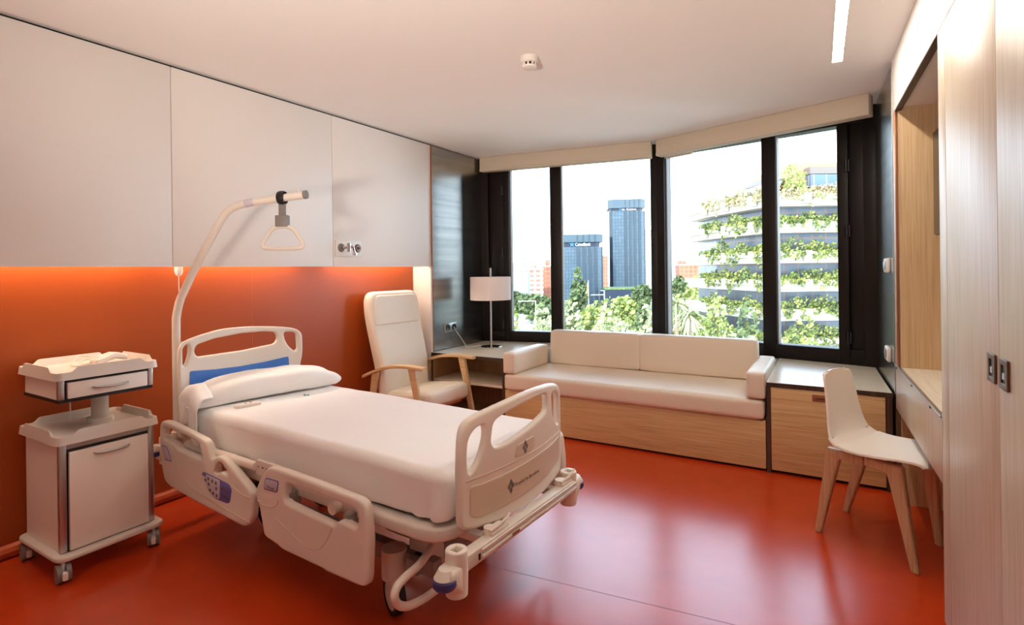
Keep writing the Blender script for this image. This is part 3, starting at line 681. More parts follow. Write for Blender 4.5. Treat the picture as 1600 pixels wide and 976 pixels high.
for x in (.30, 1.58): done('base_cross', box(x, x + .06, .10, .65, .19, .25, .006), 'frame_dk', bed)
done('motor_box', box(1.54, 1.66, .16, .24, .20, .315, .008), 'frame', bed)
def bed_caster(x, y, a, front):
    c = root('caster', (x, y, 0), a); c.parent = bed
    w = lathe([(.055, -.020), (.073, -.021), (.078, -.012), (.078, .012), (.073, .021), (.055, .020)], 36); w = warp(w, lambda q: (q.x, q.z, q.y + .079)); done('tyre', w, 'tyre', c)
    w = lathe([(0, -.024), (.045, -.023), (.064, -.016), (.064, .016), (.045, .023), (0, .024)], 36); done('wheel_cover', warp(w, lambda q: (q.x, q.z, q.y + .079)), 'plastic', c)
    f = cyl((0, 0, .150), (0, 0, .262), .050, .050, 28); add(f, warp(box(-.045, .045, -.034, .034, .12, .165, .014), lambda q: q)); done('housing', f, 'frame', c)
    if front: done('sticker', warp(box(-.009, .009, -.0015, .0015, -.012, .012), lambda q: (q.x + .004, -.0495 + q.y, .198 + q.z)), 'orange_btn', c)
for x, y, a, fr_ in ((1.505, .115, R(157), True), (1.505, .63, R(40), False), (.42, .27, R(20), False), (.42, .60, R(70), False)): bed_caster(x, y, a, fr_)
done('brake_bar', tube([(1.70, .12, .315), (1.74, .02, .312), (1.75, -.06, .307), (1.755, -.105, .298), (1.757, -.122, .272), (1.755, -.105, .235), (1.752, -.06, .205), (1.75, 0, .190), (1.75, .06, .186), (1.75, .22, .190), (1.75, .56, .19), (1.75, .76, .19), (1.752, .86, .205), (1.755, .88, .24), (1.75, .86, .29), (1.72, .74, .31), (1.70, .63, .315)], .0145, 14, smooth=6), 'plastic', bed)
# foot end: bumper bar with corner rollers; head end rollers
def hull(pts):
    b = bmesh.new(); [b.verts.new(p) for p in pts]; r = bmesh.ops.convex_hull(b, input=b.verts[:]); bmesh.ops.delete(b, geom=[g for g in r['geom_interior'] if isinstance(g, bmesh.types.BMVert)], context='VERTS'); return b
def ring(x, y, z, r, n=24): return [(x + r * math.cos(2 * math.pi * k / n), y + r * math.sin(2 * math.pi * k / n), z) for k in range(n)]
def bumper(x, y, sy, sx):
    c = root('bumper', (x, y, 0)); c.parent = bed
    sq = [(-.015, -.015), (.015, -.015), (.015, .015), (-.015, .015)]
    cp_ = plate([(p[0], p[1]) for p in ring(0, 0, 0, .036, 36)], [sq], .05, .006, .001, .002); warp(cp_, lambda q: (q.x, q.y, q.z + .448)); h = cp_
    add(h, lathe([(0, .33), (.035, .33), (.037, .40), (.036, .43), (0, .43)], 32)); add(h, hull(ring(0, 0, .425, .034) + ring(0, 0, .345, .034) + ring(sx * .02, sy * .052, .436, .024) + ring(sx * .02, sy * .060, .412, .034)))
    done('housing', h, 'plastic', c, 40); done('socket_floor', box(-.0155, .0155, -.0155, .0155, .431, .4335), 'brown_plate', c)
    done('roller', lathe([(0, .412), (.030, .412), (.037, .405), (.038, .388), (.032, .380), (0, .380)], 32, (sx * .02, sy * .060, 0)), 'navy', c)
bumper(1.985, -.072, -1, .15); bumper(1.970, .702, 1, .15); bumper(-.115, -.012, -1, -.3); bumper(-.115, .755, 1, -.3)
bb = box(1.962, 2.008, -.05, .69, .392, .440, .004); box(2.004, 2.016, .03, .70, .404, .414, .002, bm=bb); box(2.004, 2.014, .03, .70, .424, .434, .002, bm=bb); br = done('bumper_bar', bb, 'frame', bed)
done('bar_label', box(2.0145, 2.0165, .20, .245, .406, .416), 'rust_plate', br); done('bar_mark', box(2.008, 2.0095, .012, .022, .404, .424), 'black', br)
for y in (.10, .60):
    cl = box(1.955, 2.0, y, y + .10, .438, .452, .004); add(cl, tube([(1.99, y, .456), (1.995, y + .05, .462), (1.995, y + .10, .470), (1.992, y + .115, .478)], .006, 8)); add(cl, cyl((1.975, y + .02, .435), (1.975, y + .02, .462), .022)); done('board_clamp', cl, 'plastic', bed)
done('bumper_arm', box(1.60, 1.97, .10, .14, .40, .43, .004), 'frame', bed); done('bumper_arm', box(1.60, 1.97, .58, .62, .40, .43, .004), 'frame', bed)
done('head_bar', box(-.135, -.095, 0, .745, .40, .44, .004), 'frame', bed)
# lifting pole
PD = Vector((.865, .5, 0)); PB = Vector((-.058, .018, 0))
def pp(d, z, o=0): return PB + PD * d + Vector((-.5, .865, 0)) * o + Vector((0, 0, z))
po = tube([pp(0, .40), pp(0, .8), pp(0, 1.06), pp(.004, 1.13), pp(.024, 1.21), pp(.06, 1.285), pp(.117, 1.395), pp(.21, 1.555), pp(.262, 1.642), pp(.30, 1.688), pp(.35, 1.715), pp(.43, 1.732), pp(.60, 1.752), pp(.735, 1.768)], .0205, 20, smooth=5)
pl = done('lifting_pole', po, 'plastic', bed, 60)
done('end_cap', cyl(pp(.725, 1.767), pp(.742, 1.769), .0225), 'grey', pl); done('pin', cyl(pp(.695, 1.78), pp(.695, 1.80), .006), 'plastic', pl)
b = text_bm('hospital bed', .010, .0002, .05); b.free()
done('pole_sticker', tube([pp(.40, 1.727), pp(.45, 1.735)], .0209, 20), 'label', pl)
done('pole_socket', cyl(pp(0, .38), pp(0, .50), .030), 'frame', bed)
# mattress with fitted sheet
def mshape(c, o=0.0):
    q = Vector((c.x * 2.3, c.y * 2.3, c.z * 3)); k = .006 * noise.noise(q) + .003 * noise.noise(q * 3.3)
    edge = max(0, min(1, (.60 - c.z) / .12))
    side = -1 if c.y < .37 else 1
    ft = max(0, (c.x - 1.55) / .35)
    y = c.y + side * edge * (.010 * noise.noise(Vector((c.x * 9, side, 1))) + .024 * ft * noise.noise(Vector((c.x * 22, side * 3, 2))))
    z = c.z + (k if c.z > .55 else 0) + (.010 * noise.noise(Vector((c.x * 5, side * 2, 5))) * edge if c.z < .56 else 0)
    return (c.x + (.012 * noise.noise(Vector((c.y * 14, 3, c.z * 9))) * edge if c.x > 1.8 else 0), y, z)
mt = rbox(.025, 1.858, .012, .750, .478, .646, .032, 40); warp(mt, mshape); done('mattress', mt, 'sheet', bed, 60)

def bed_thing(name, lab, cat, x, y, z, rz=0.0):
    p = bed.matrix_basis @ Vector((x, y, z)); return root(name, p, R(-3.5) + rz, lab, cat)
bk = root('bedspread', bed.location, R(-3.5), 'white cotton cover spread over the hospital bed mattress', 'bed cover')
b = rbox(.020, 1.868, .001, .761, .470, .655, .036, 60); warp(b, lambda c: c)
bmesh.ops.bisect_plane(b, geom=b.verts[:] + b.edges[:] + b.faces[:], plane_co=(.40, 0, 0), plane_no=Vector((1, -.10, .35)).normalized(), clear_inner=True)
bmesh.ops.bisect_plane(b, geom=b.verts[:] + b.edges[:] + b.faces[:], plane_co=(0, 0, .492), plane_no=(0, 0, 1), clear_inner=True)
warp(b, mshape); o = done('cover', b, 'sheet', bk, 60); md = o.modifiers.new('cloth', 'SOLIDIFY'); md.thickness = .004; md.offset = 1
done('print', diamonds(0, 0, .017, lambda c: (.425 - c.y, .482 + c.x, .6615 + c.z)), 'green_dot', bk)
done('stripe', tube([(.43, .02, .656), (.425, .2, .659), (.44, .4, .660), (.46, .6, .659), (.475, .74, .655)], .0012, 6, smooth=4), 'sheet2', bk)

# pillow with its case hanging over the near edge
pi = bed_thing('pillow', 'long white pillow with an overhanging case leaning at the head board', 'pillow', .200, .385, .664, R(-9))
b = rbox(-.125, .125, -.42, .42, 0, .118, .058, 24)
def pil(c):
    u = abs(c.y) / .43; k = 1 - .62 * u ** 4
    zz = (c.z - .055) * k + .055 * (1 - .55 * u ** 3)
    return (c.x * (1 - .10 * u * u) + .008 * noise.noise(c * 9), c.y, max(.004, zz - .035 * max(0, -c.y / .43) ** 4 + .010 * noise.noise(c * 8) + .05 * max(0, -c.x / .135) * .5))
warp(b, pil); done('body', b, 'sheet2', pi, 80)
b = bmesh.new(); g_ = []; NA, NB = 30, 20
for i in range(NA + 1):
    row = []
    for j in range(NB + 1):
        u, v = i / NA, j / NB
        cr_ = math.sin(u * 13 + 1.5 * v) * .5 + math.sin(u * 23 + 4 * v) * .3
        x = -.118 + .26 * u + .03 * v * u + .006 * math.sin(v * 9 + u * 4)
        y = -.33 - .088 * math.sin(min(1, v * 1.9) * math.pi / 2) + .009 * cr_ * v + .006 * noise.noise(Vector((u * 4, v * 4, 2)))
        dome = .112 * (1 - .9 * abs(u - .42) ** 1.6 - .35 * max(0, u - .62))
        z = dome * (1 - .5 * v * v) - .215 * max(0, v - .22) ** 1.05 * (.80 + .40 * u + .12 * math.sin(u * 9)) + .006 * cr_ * v
        row.append(b.verts.new((x, y, z)))
    g_.append(row)
for a, c in zip(g_, g_[1:]):
    for k in range(NB): b.faces.new((a[k], a[k + 1], c[k + 1], c[k]))
o = done('case_flap', b, 'sheet2', pi, 80); md = o.modifiers.new('cloth', 'SOLIDIFY'); md.thickness = .003
rm = bed_thing('remote_control', 'white bed remote with an orange button on the cover by the pillow', 'remote control', .375, .165, .660, R(-14))
done('body', rbox(-.022, .022, -.062, .062, 0, .016, .006, 6), 'cab', rm); done('button', lathe([(0, .016), (.007, .016), (.006, .019), (0, .019)], 16, (0, .018, 0)), 'orange_btn', rm); done('button', lathe([(0, .016), (.006, .016), (.005, .018), (0, .018)], 16, (.0, -.008, 0)), 'green_dot', rm)

# trapeze handle hanging from the pole
th = bed_thing('trapeze_handle', 'cream triangular grip hanging from the lifting pole on a grey strap', 'trapeze handle', *(PB + PD * .605 + Vector((0, 0, 1.50))), math.atan2(.5, .865))
done('strap', plate([(-.022, .16), (.022, .16), (.018, .30), (-.018, .30)], (), .006, .002, .004).copy() if False else warp(plate([(-.020, .15), (.020, .15), (.020, .222), (-.020, .222)], (), .006, .002, .004), lambda c: (c.x, c.z - .0, c.y)), 'grey', th)
lp = tube([(0, .031 * math.cos(a), .254 + .031 * math.sin(a)) for a in [2 * math.pi * k / 24 for k in range(24)]], .0045, 8, closed=True, sx=1.0); warp(lp, lambda c: (c.x * 4.2, c.y * 1.04, (c.z - .254) * 1.04 + .254)); done('loop', lp, 'black', th)
done('clip_box', box(-.034, .034, -.018, .018, .098, .160, .005), 'grey', th)
done('grip', tube([(-.030, 0, .098), (-.062, 0, .082), (-.092, 0, .042), (-.112, 0, .008), (-.108, 0, -.010), (-.08, 0, -.016), (0, 0, -.018), (.08, 0, -.016), (.108, 0, -.010), (.112, 0, .008), (.092, 0, .042), (.062, 0, .082), (.030, 0, .098), (0, 0, .101)], .0115, 14, closed=True, smooth=4), 'plastic', th)

# ------------------------------------------------------------------ outside: street, trees, buildings
GZ = -22.0
def facade(name, glass, line, w, h, mort=.08, rough=.25):
    m = mat(name, glass, rough); n = m.node_tree.nodes; l = m.node_tree.links; b = n['Principled BSDF']
    tc = n.new('ShaderNodeTexCoord'); sp = n.new('ShaderNodeSeparateXYZ'); ad = n.new('ShaderNodeMath'); cb = n.new('ShaderNodeCombineXYZ')
    l.new(tc.outputs['Object'], sp.inputs[0]); l.new(sp.outputs[0], ad.inputs[0]); l.new(sp.outputs[1], ad.inputs[1]); l.new(ad.outputs[0], cb.inputs[0]); l.new(sp.outputs[2], cb.inputs[1])
    br = n.new('ShaderNodeTexBrick'); br.offset = 0; br.inputs['Scale'].default_value = 1; br.inputs['Brick Width'].default_value = w; br.inputs['Row Height'].default_value = h; br.inputs['Mortar Size'].default_value = mort
    br.inputs['Color1'].default_value = (*glass, 1); br.inputs['Color2'].default_value = (*[min(1, c * 1.35) for c in glass], 1); br.inputs['Mortar'].default_value = (*line, 1)
    l.new(cb.outputs[0], br.inputs['Vector']); l.new(br.outputs['Color'], b.inputs['Base Color']); return m
M['bl_glass'] = facade('blue_glass_facade', L(62, 80, 92), L(40, 52, 62), 1.6, 1.9, .10)
M['bl_pier'] = mat('blue_steel_pier', L(44, 58, 70), .3)
M['bl_crown'] = mat('blue_grey_crown', L(62, 80, 90), .35)
M['sign_white'] = mat('white_sign_letters', L(240, 244, 248), .5); M['sign_blue'] = mat('blue_sign_star', L(70, 140, 210), .5); M['sign_band'] = mat('dark_sign_band', L(26, 38, 58), .4)
M['concrete'] = noise_mat('pale_concrete', [(.3, L(190, 180, 164)), (.7, L(210, 202, 188))], .6, .8)
M['terr_glass'] = facade('dark_terrace_glazing', L(70, 78, 88), L(120, 92, 74), 1.9, 3.4, .09)
M['pink'] = mat('pink_stone', L(176, 118, 92), .7); M['roof_glass'] = facade('blue_roof_glass', L(74, 94, 112), L(160, 156, 150), 1.7, 6, .07); M['louvre'] = mat('grey_louvre', L(112, 100, 92), .6)
M['brick'] = facade('red_brick_far', L(160, 92, 70), L(178, 120, 96), 3.4, 3.2, .5, .8); M['apt'] = facade('white_red_apartment', L(166, 110, 92), L(206, 194, 182), 4.2, 3.0, .7, .8)
M['apt2'] = facade('grey_apartment', L(132, 122, 116), L(178, 164, 154), 3.0, 2.9, .6, .8); M['office'] = facade('pale_blue_office', L(138, 156, 164), L(170, 182, 186), 5.0, 3.3, .25, .5); M['white_b'] = facade('white_tower', L(170, 174, 176), L(208, 204, 198), 2.6, 3.2, .7, .7)
M['ground'] = noise_mat('street_and_lawn', [(.35, L(164, 166, 144)), (.5, L(180, 176, 168)), (.65, L(126, 142, 92))], .02, .9)
def leafmat(name, a, b, c):
    m = noise_mat(name, [(.28, a), (.5, b), (.72, c)], .9, .7, detail=2); return m
M['leaf_a'] = leafmat('fresh_leaves', L(106, 122, 60), L(150, 160, 84), L(186, 188, 118)); M['leaf_b'] = leafmat('deep_leaves', L(62, 78, 48), L(88, 104, 62), L(124, 134, 84))
M['leaf_c'] = leafmat('haze_paled_leaves', L(126, 134, 90), L(166, 170, 120), L(200, 198, 158)); M['leaf_d'] = leafmat('planter_leaves', L(60, 74, 36), L(112, 124, 58), L(176, 170, 96)); M['leaf_e'] = leafmat('rosy_leaves', L(150, 130, 96), L(176, 160, 120), L(160, 170, 96))  # leaf_c: haze over the low trees is put into this paler tone
M['bark'] = mat('bark', L(134, 112, 90), .9)
b = bmesh.new(); A_, B_ = far(-2600, 500, 1100), far(4200, 500, 1100); C_, D_ = far(2200, 700, 14), far(-600, 700, 14)
quad(b, *[(p.x, p.y, GZ) for p in (D_, C_, B_, A_)]); S('ground', b, 'ground')

def xroot(name, px, depth, lab, cat, rot=0.0, group=None, z=GZ):
    p = far(px, 420, depth); return root(name, (p.x, p.y, z), YAW + rot, lab, cat, group)
def hz(py, px, depth): return far(px, py, depth).z - GZ
def oct_(hx, hy, c): return [(-hx + c, -hy), (hx - c, -hy), (hx, -hy + c), (hx, hy - c), (hx - c, hy), (-hx + c, hy), (-hx, hy - c), (-hx, -hy + c)]
# dark glass tower blocks
def tower(px, depth, wpx, ytop, ycrown, lab, sign, sx, ang, band):
    k = depth / F; hw_ = wpx / 2 * k; H = hz(ytop, px, depth); Hc = hz(ycrown, px, depth); hb_ = 13 * k * .25
    t = xroot('tower_block', px, depth + hw_, lab, 'office tower', ang)
    done('shaft', prism(oct_(hw_ * .93, hw_ * .93, hw_ * .16), 0, Hc - band), 'bl_glass', t, 0)
    done('sign_band', prism(oct_(hw_ * .86, hw_ * .86, hw_ * .16), Hc - band, Hc), 'sign_band', t, 0)
    done('crown', prism(oct_(hw_, hw_, hw_ * .24), Hc, H), 'bl_crown', t, 0)
    for i in range(4):
        x = -hw_ * .12 + hw_ * .88 * i / 3.6
        done('pier', box(x, x + hw_ * .10, -hw_ * 1.0, -hw_ * .90, 0, Hc - band), 'bl_pier', t); done('crown_rib', box(x, x + hw_ * .06, -hw_ * 1.02, -hw_ * .98, Hc, H), 'bl_pier', t)
    for i in range(5):
        y = -hw_ * .7 + hw_ * .32 * i; done('pier', box(hw_ * .90, hw_ * 1.0, y, y + hw_ * .1, 0, Hc - band), 'bl_pier', t)
    sg = root('sign', (sx[0] * k, -hw_ * .93, Hc - band * .78)); sg.parent = t
    tb = text_bm(sign, band * .95, .15, sx[1] * k); done('lettering', warp(tb, lambda c: (c.x + band * 1.1, -c.z, c.y)), 'sign_white', sg, 0)
    st_ = bmesh.new()
    for q in range(5):
        a = q * 1.2566 + .3; quad(st_, *[(band * .45 + rr * math.cos(a + da), -.1, band * .35 + rr * math.sin(a + da)) for rr, da in ((0, 0), (band * .28, -.35), (band * .58, 0), (band * .28, .35))])
    done('star_emblem', st_, 'sign_blue', sg, 0)
    return t
tower(977.5, 300, 58, 311, 324.5, 'tall dark blue glass tower standing behind the shorter glass tower', 'la Caixa', (-12, 22), R(-6), 1.6)
tower(904, 285, 74, 366, 378, 'shorter dark blue glass tower with a white bank name on top', 'CaixaBank', (-15, 24), R(-4), 2.6)
t = xroot('annex_block', 958, 262, 'low dark podium block at the foot of the tall glass tower', 'building', R(-4))
hA = hz(452, 958, 270); done('podium', box(-5, 14, -3, 16, 0, hA), 'sign_band', t, 0); done('roof_garden', box(-4, 12, -2.5, 14, hA, hA + 1.2, .4), 'leaf_b', t)
def block(name, px0, px1, ytop, depth, m, lab, extras=(), rot=0.0):
    k = depth / F; w_ = (px1 - px0) * k; t = xroot(name, (px0 + px1) / 2, depth, lab, 'building', rot); H = hz(ytop, (px0 + px1) / 2, depth)
    done('walls', box(-w_ / 2, w_ / 2, 0, w_ * .8, 0, H), m, t, 0); done('parapet', box(-w_ / 2 - .2, w_ / 2 + .2, -.2, w_ * .8 + .2, H, H + .9), 'concrete', t)
    for (a, c, h) in extras: done('roof_hut', box(-w_ / 2 + w_ * a, -w_ / 2 + w_ * c, 1, w_ * .5, H + .9, H + .9 + h), m, t, 0)
    return t
block('apartment_block', 788, 846, 411, 430, 'apt2', 'long grey apartment block on the skyline with roof huts', [(.1, .2, 3), (.48, .58, 4), (.8, .9, 3)], R(6))
block('office_block', 784, 825, 429, 300, 'office', 'pale blue office block with a plain front near the lamp side window', [(.2, .5, 2)], R(-8))
block('apartment_block', 822, 849, 421, 350, 'apt', 'white and red balconied apartment block beside the pale blue office', [(.3, .6, 3)], R(5))
block('apartment_block', 848, 872, 417, 370, 'brick', 'plain reddish apartment block beside the window mullion', [(.2, .5, 4)])
block('apartment_block', 1006, 1026, 367, 380, 'white_b', 'slim white high-rise right behind the tall glass tower', [(.2, .8, 3)])
block('apartment_block', 1038, 1055, 397, 420, 'white_b', 'slim grey high-rise seen next to the dark window post', [(.3, .7, 3)])
block('apartment_block', 940, 952, 400, 460, 'brick', 'narrow pink block in the gap between the two glass towers')
block('brick_hall', 1062, 1118, 414, 420, 'brick', 'low red brick building beyond the palms', [(.05, .2, 3), (.6, .7, 2)], R(-5))
block('apartment_block', 1091, 1104, 401, 640, 'office', 'distant bluish high-rise above the red brick building')

# terraced office building with planted balconies
GD = 70; gk = GD / F
pk = far(1200, 420, GD); gb = root('terraced_building', (pk.x, pk.y, GZ), YAW, 'terraced office building with white planters and hanging greenery on each floor', 'building')
def outline(o): return [(-3.1 + o * .97, 15.5), (0 + o * .95, -0 + o), (19, 0 + o), (19, 24), (-3.1 + o, 24)]
FL = [hz(y, 1215, GD) for y in (303, 345, 393, 438, 484, 530, 577)]
rl = random.Random(3)
def leaves(pts, bm, size):
    for p in pts:
        n = Vector((rl.gauss(0, 1), rl.gauss(0, 1), rl.gauss(.4, 1))).normalized(); a = n.orthogonal().normalized(); c = n.cross(a); s = size * rl.uniform(.5, 1.3); p = Vector(p)
        quad(bm, p - a * s, p - c * s * .6, p + a * s, p + c * s * .6)
def along(q):                     # point on the front edge, q 0..1 (first 0.42 is the receding side)
    A2, B2, C2 = Vector((-3.1, 15.5)), Vector((0, 0)), Vector((19, 0))
    return A2.lerp(B2, q / .42) if q < .42 else B2.lerp(C2, (q - .42) / .58)
for k, z in enumerate(FL):
    tr_ = done('terrace', prism(outline(.0), z - .62, z), 'concrete', gb, 0); done('beam', prism(outline(.55), z - 1.5, z - .62), 'concrete', tr_, 0)
    for q in (.02, .17, .34, .43, .58, .74, .90):
        p = along(q); done('planter_block', box(p.x - .45, p.x + .45, p.y - .28, p.y + .6, z - 1.25, z + .12, .04), 'concrete', tr_)
    if k: done('glazing', prism(outline(2.4), z, FL[k - 1] - .6), 'terr_glass', gb, 0)
    lb_ = bmesh.new(); pts = []; ph = rl.uniform(0, 9)
    for i in range(3000):
        q = rl.random(); p = along(q); f = .5 + .5 * noise.noise(Vector((q * 16, k * 3.1 + ph, 0))); f2 = .5 + .5 * noise.noise(Vector((q * 23, k * 5.3, 7)))
        if rl.random() < .64: pts.append((p.x + rl.uniform(-.1, .3), p.y + rl.uniform(-.2, 1.6), z + rl.random() ** 1.3 * (.4 + 2.6 * f ** 2)))
        elif f2 > .36: pts.append((p.x + rl.uniform(-.2, .1), p.y + rl.uniform(-.35, -.05), z + .1 - rl.random() ** 1.2 * 4.2 * (f2 - .28)))
    leaves(pts, lb_, .26); o = done('planting', lb_, 'leaf_e' if k == 0 else 'leaf_d', gb, 0); o['kind'] = 'stuff'
done('core', prism(outline(2.4), 0, FL[-1]), 'terr_glass', gb, 0)
def gp(px, py, dd=0.0): p = far(px, py, GD + dd); q = Vector((p.x - pk.x, p.y - pk.y)); return Vector((q.dot(RT.to_2d()), q.dot(FW.to_2d()), p.z - GZ))
rb = bmesh.new(); z0 = FL[0]; zt = hz(262, 1245, GD + 6)
lo = [(-.8, 12), (2.2, 3.0), (5, 3.0), (5, 16)]; 
a0, a1, a2_, a3_ = Vector((-1.5, 12.5, z0)), Vector((1.6, 2.6, z0)), gp(1243, 264, 7), gp(1178, 285, 16)
quad(rb, a0, a1, a2_, a3_); quad(rb, a0 + Vector((.6, .6, 0)), a1 + Vector((.6, .8, 0)), a2_ + Vector((.6, .8, 0)), a3_ + Vector((.6, .6, 0)))
m_ = lambda a, c, t_: a.lerp(c, t_)
done('roof_slope', rb, 'pink', gb, 0)
off = Vector((-.12, -.16, .1)); gq = bmesh.new(); quad(gq, m_(a0, a3_, .12) + off, m_(a1, a2_, .12) + off, m_(a1, a2_, .58) + off, m_(a0, a3_, .58) + off); done('roof_window', gq, 'roof_glass', gb, 0)
gq = bmesh.new(); quad(gq, m_(a0, a3_, .62) + off, m_(a1, a2_, .62) + off, m_(a1, a2_, .97) + off, m_(a0, a3_, .97) + off); done('roof_louvre', gq, 'louvre', gb, 0)
zr = gp(1280, 250, 3).z; x0 = gp(1228, 300, 3).x; x1 = gp(1250, 260, 3).x
hb2 = bmesh.new(); P4 = [(x0, 3.2), (19, 3.2), (19, 16), (x0, 16)]; lo = [hb2.verts.new((x, y, z0)) for x, y in P4]; hi = [hb2.verts.new((x + (x1 - x0 if x < 18 else 0), y + 1.5, zr)) for x, y in P4]
for q in range(4): hb2.faces.new((lo[q], lo[(q + 1) % 4], hi[(q + 1) % 4], hi[q]))
hb2.faces.new(hi); hb2.faces.new(lo[::-1]); done('penthouse', hb2, 'pink', gb, 0)
wz0, wz1, wz2 = gp(1280, 292, 3).z, gp(1280, 273, 3).z, gp(1280, 261, 3).z; xw = gp(1264, 280, 3).x
done('roof_window', box(xw, 18, 2.6, 4.2, wz0, wz1), 'roof_glass', gb, 0); done('roof_louvre', box(xw, 18, 2.7, 4.2, wz1 + .1, wz2), 'louvre', gb, 0)
ev = bmesh.new(); pts = []
for cx, cz, h_, r_ in ((1233, 300, 4.2, 1.0), (1250, 300, 3.0, .8)):
    c0 = gp(cx, cz, 1.5)
    bb_ = bmesh.new(); leaves([(c0.x + rl.gauss(0, .45) * r_, c0.y + rl.gauss(0, .45) * r_, z0 + rl.random() * h_) for _ in range(260)], bb_, .24); o = done('roof_shrub', bb_, 'leaf_a', gb, 0)

# trees: each with its own crown and trunk
def tree(name, px, depth, ytop, wpx, m, lab, group=None, tall=.5, n=1500, leaf=.55, slim=1.0):
    k = depth / F; top = hz(ytop, px, depth); r_ = wpx / 2 * k; t = xroot(name, px, depth, lab, 'tree', 0, group)
    ch = top * tall; cb_ = bmesh.new(); lumps = []
    for _ in range(14): 
        a = rl.uniform(0, 6.28); q = rl.random() ** .5 * .62; lumps.append((Vector((math.cos(a) * q * r_, math.sin(a) * q * r_, top - ch * (.25 + .62 * rl.random() * slim))), r_ * rl.uniform(.34, .5)))
    lumps.append((Vector((0, 0, top - r_ * .42)), r_ * .42))
    for _ in range(n):
        c, rr = rl.choice(lumps); d_ = Vector((rl.gauss(0, 1), rl.gauss(0, 1), rl.gauss(.15, 1))).normalized() * rr * rl.uniform(.7, 1.05); d_.z *= ch / (2 * r_) * 1.1 if ch > 2 * r_ else .8
        leaves([c + d_], cb_, leaf)
    done('crown', cb_, m, t, 0)
    tk = tube([(0, 0, 0), (.2, .1, top * .3), (0, 0, top - ch * .45)], lambda q: .38 - .2 * q, 8, smooth=3); done('trunk', tk, 'bark', t)
    return t
TG = 'street trees below the windows'
for a in [
    ('plane_tree', 838, 165, 458, 52, 'leaf_b', 'round medium green tree in front of the balconied apartment block', .5),
    ('plane_tree', 806, 200, 456, 44, 'leaf_b', 'dark green tree in front of the pale blue office block', .5),
    ('poplar', 902, 150, 434, 30, 'leaf_b', 'slim tall poplar in front of the shorter glass tower', .8),
    ('plane_tree', 975, 128, 460, 78, 'leaf_a', 'broad yellow green tree in front of the tall glass tower', .55),
    ('plane_tree', 930, 105, 476, 64, 'leaf_a', 'yellow green tree just below the flagpole', .6),
    ('pepper_tree', 893, 90, 478, 74, 'leaf_c', 'pale feathery tree behind the sofa back, under the poplar', .7),
    ('pepper_tree', 950, 64, 490, 84, 'leaf_c', 'pale feathery tree behind the middle of the sofa back', .7),
    ('cypress', 1002, 92, 474, 20, 'leaf_b', 'small dark conifer beside the window post', .8),
    ('pepper_tree', 1012, 84, 486, 66, 'leaf_c', 'pale feathery tree behind the join of the sofa cushions', .7),
    ('plane_tree', 845, 82, 488, 70, 'leaf_c', 'pale bushy tree at the bottom of the window beside the lamp', .7),
    ('plane_tree', 802, 85, 497, 40, 'leaf_a', 'low yellow green tree beside the lamp shade, at the bottom of the window', .7),
    ('plane_tree', 1062, 190, 433, 48, 'leaf_b', 'green tree in front of the red brick building', .6),
    ('plane_tree', 1096, 170, 431, 50, 'leaf_a', 'yellow green tree between the red brick building and the terraces', .6),
    ('plane_tree', 1084, 110, 452, 82, 'leaf_a', 'broad green tree behind the palms', .6),
    ('pepper_tree', 1062, 100, 478, 64, 'leaf_c', 'pale feathery tree under the palms', .75),
    ('pepper_tree', 1118, 72, 484, 68, 'leaf_a', 'yellow green tree at the foot of the terraces', .75),
    ('plane_tree', 1168, 60, 500, 70, 'leaf_b', 'dark green tree in front of the lowest terraces', .75),
    ('plane_tree', 1255, 58, 512, 90, 'leaf_d', 'bushy tree at the bottom of the window beside the cupboard', .75),
    ('plane_tree', 1005, 230, 444, 40, 'leaf_b', 'dark tree at the foot of the tall glass tower', .6)]:
    tree(*a[:7], TG, a[7], 1300, .0052 * a[2] + .05, )
def palm(px, depth, ytop, lab):
    top = hz(ytop, px, depth); t = xroot('palm_tree', px, depth, lab, 'palm', 0, 'palms near the terraces'); fb_ = bmesh.new()
    for k in range(60):
        a = rl.uniform(0, 6.28); el = rl.uniform(-.5, 1.2); ln = rl.uniform(1.8, 2.6); pr = None
        for j in range(6):
            q = j / 5; p = Vector((math.cos(a) * ln * q * math.cos(el * (1 - q * .6)), math.sin(a) * ln * q * math.cos(el), top + ln * q * math.sin(el) - 1.6 * q * q)); sd = Vector((-math.sin(a), math.cos(a), 0)) * (.11 * math.sin(.3 + q * 2.7))
            if pr: quad(fb_, pr[0] - pr[1], p - sd, p + sd, pr[0] + pr[1])
            pr = (p, sd)
    done('fronds', fb_, 'leaf_c', t, 0); done('trunk', tube([(0, 0, 0), (.1, 0, top * .6), (0, 0, top)], .2, 8), 'bark', t)
palm(1056, 62, 474, 'slim palm nearest the dark window post'); palm(1076, 58, 492, 'pale shaggy palm behind the sofa back'); palm(1048, 138, 462, 'distant palm with a thin trunk beside the window post')
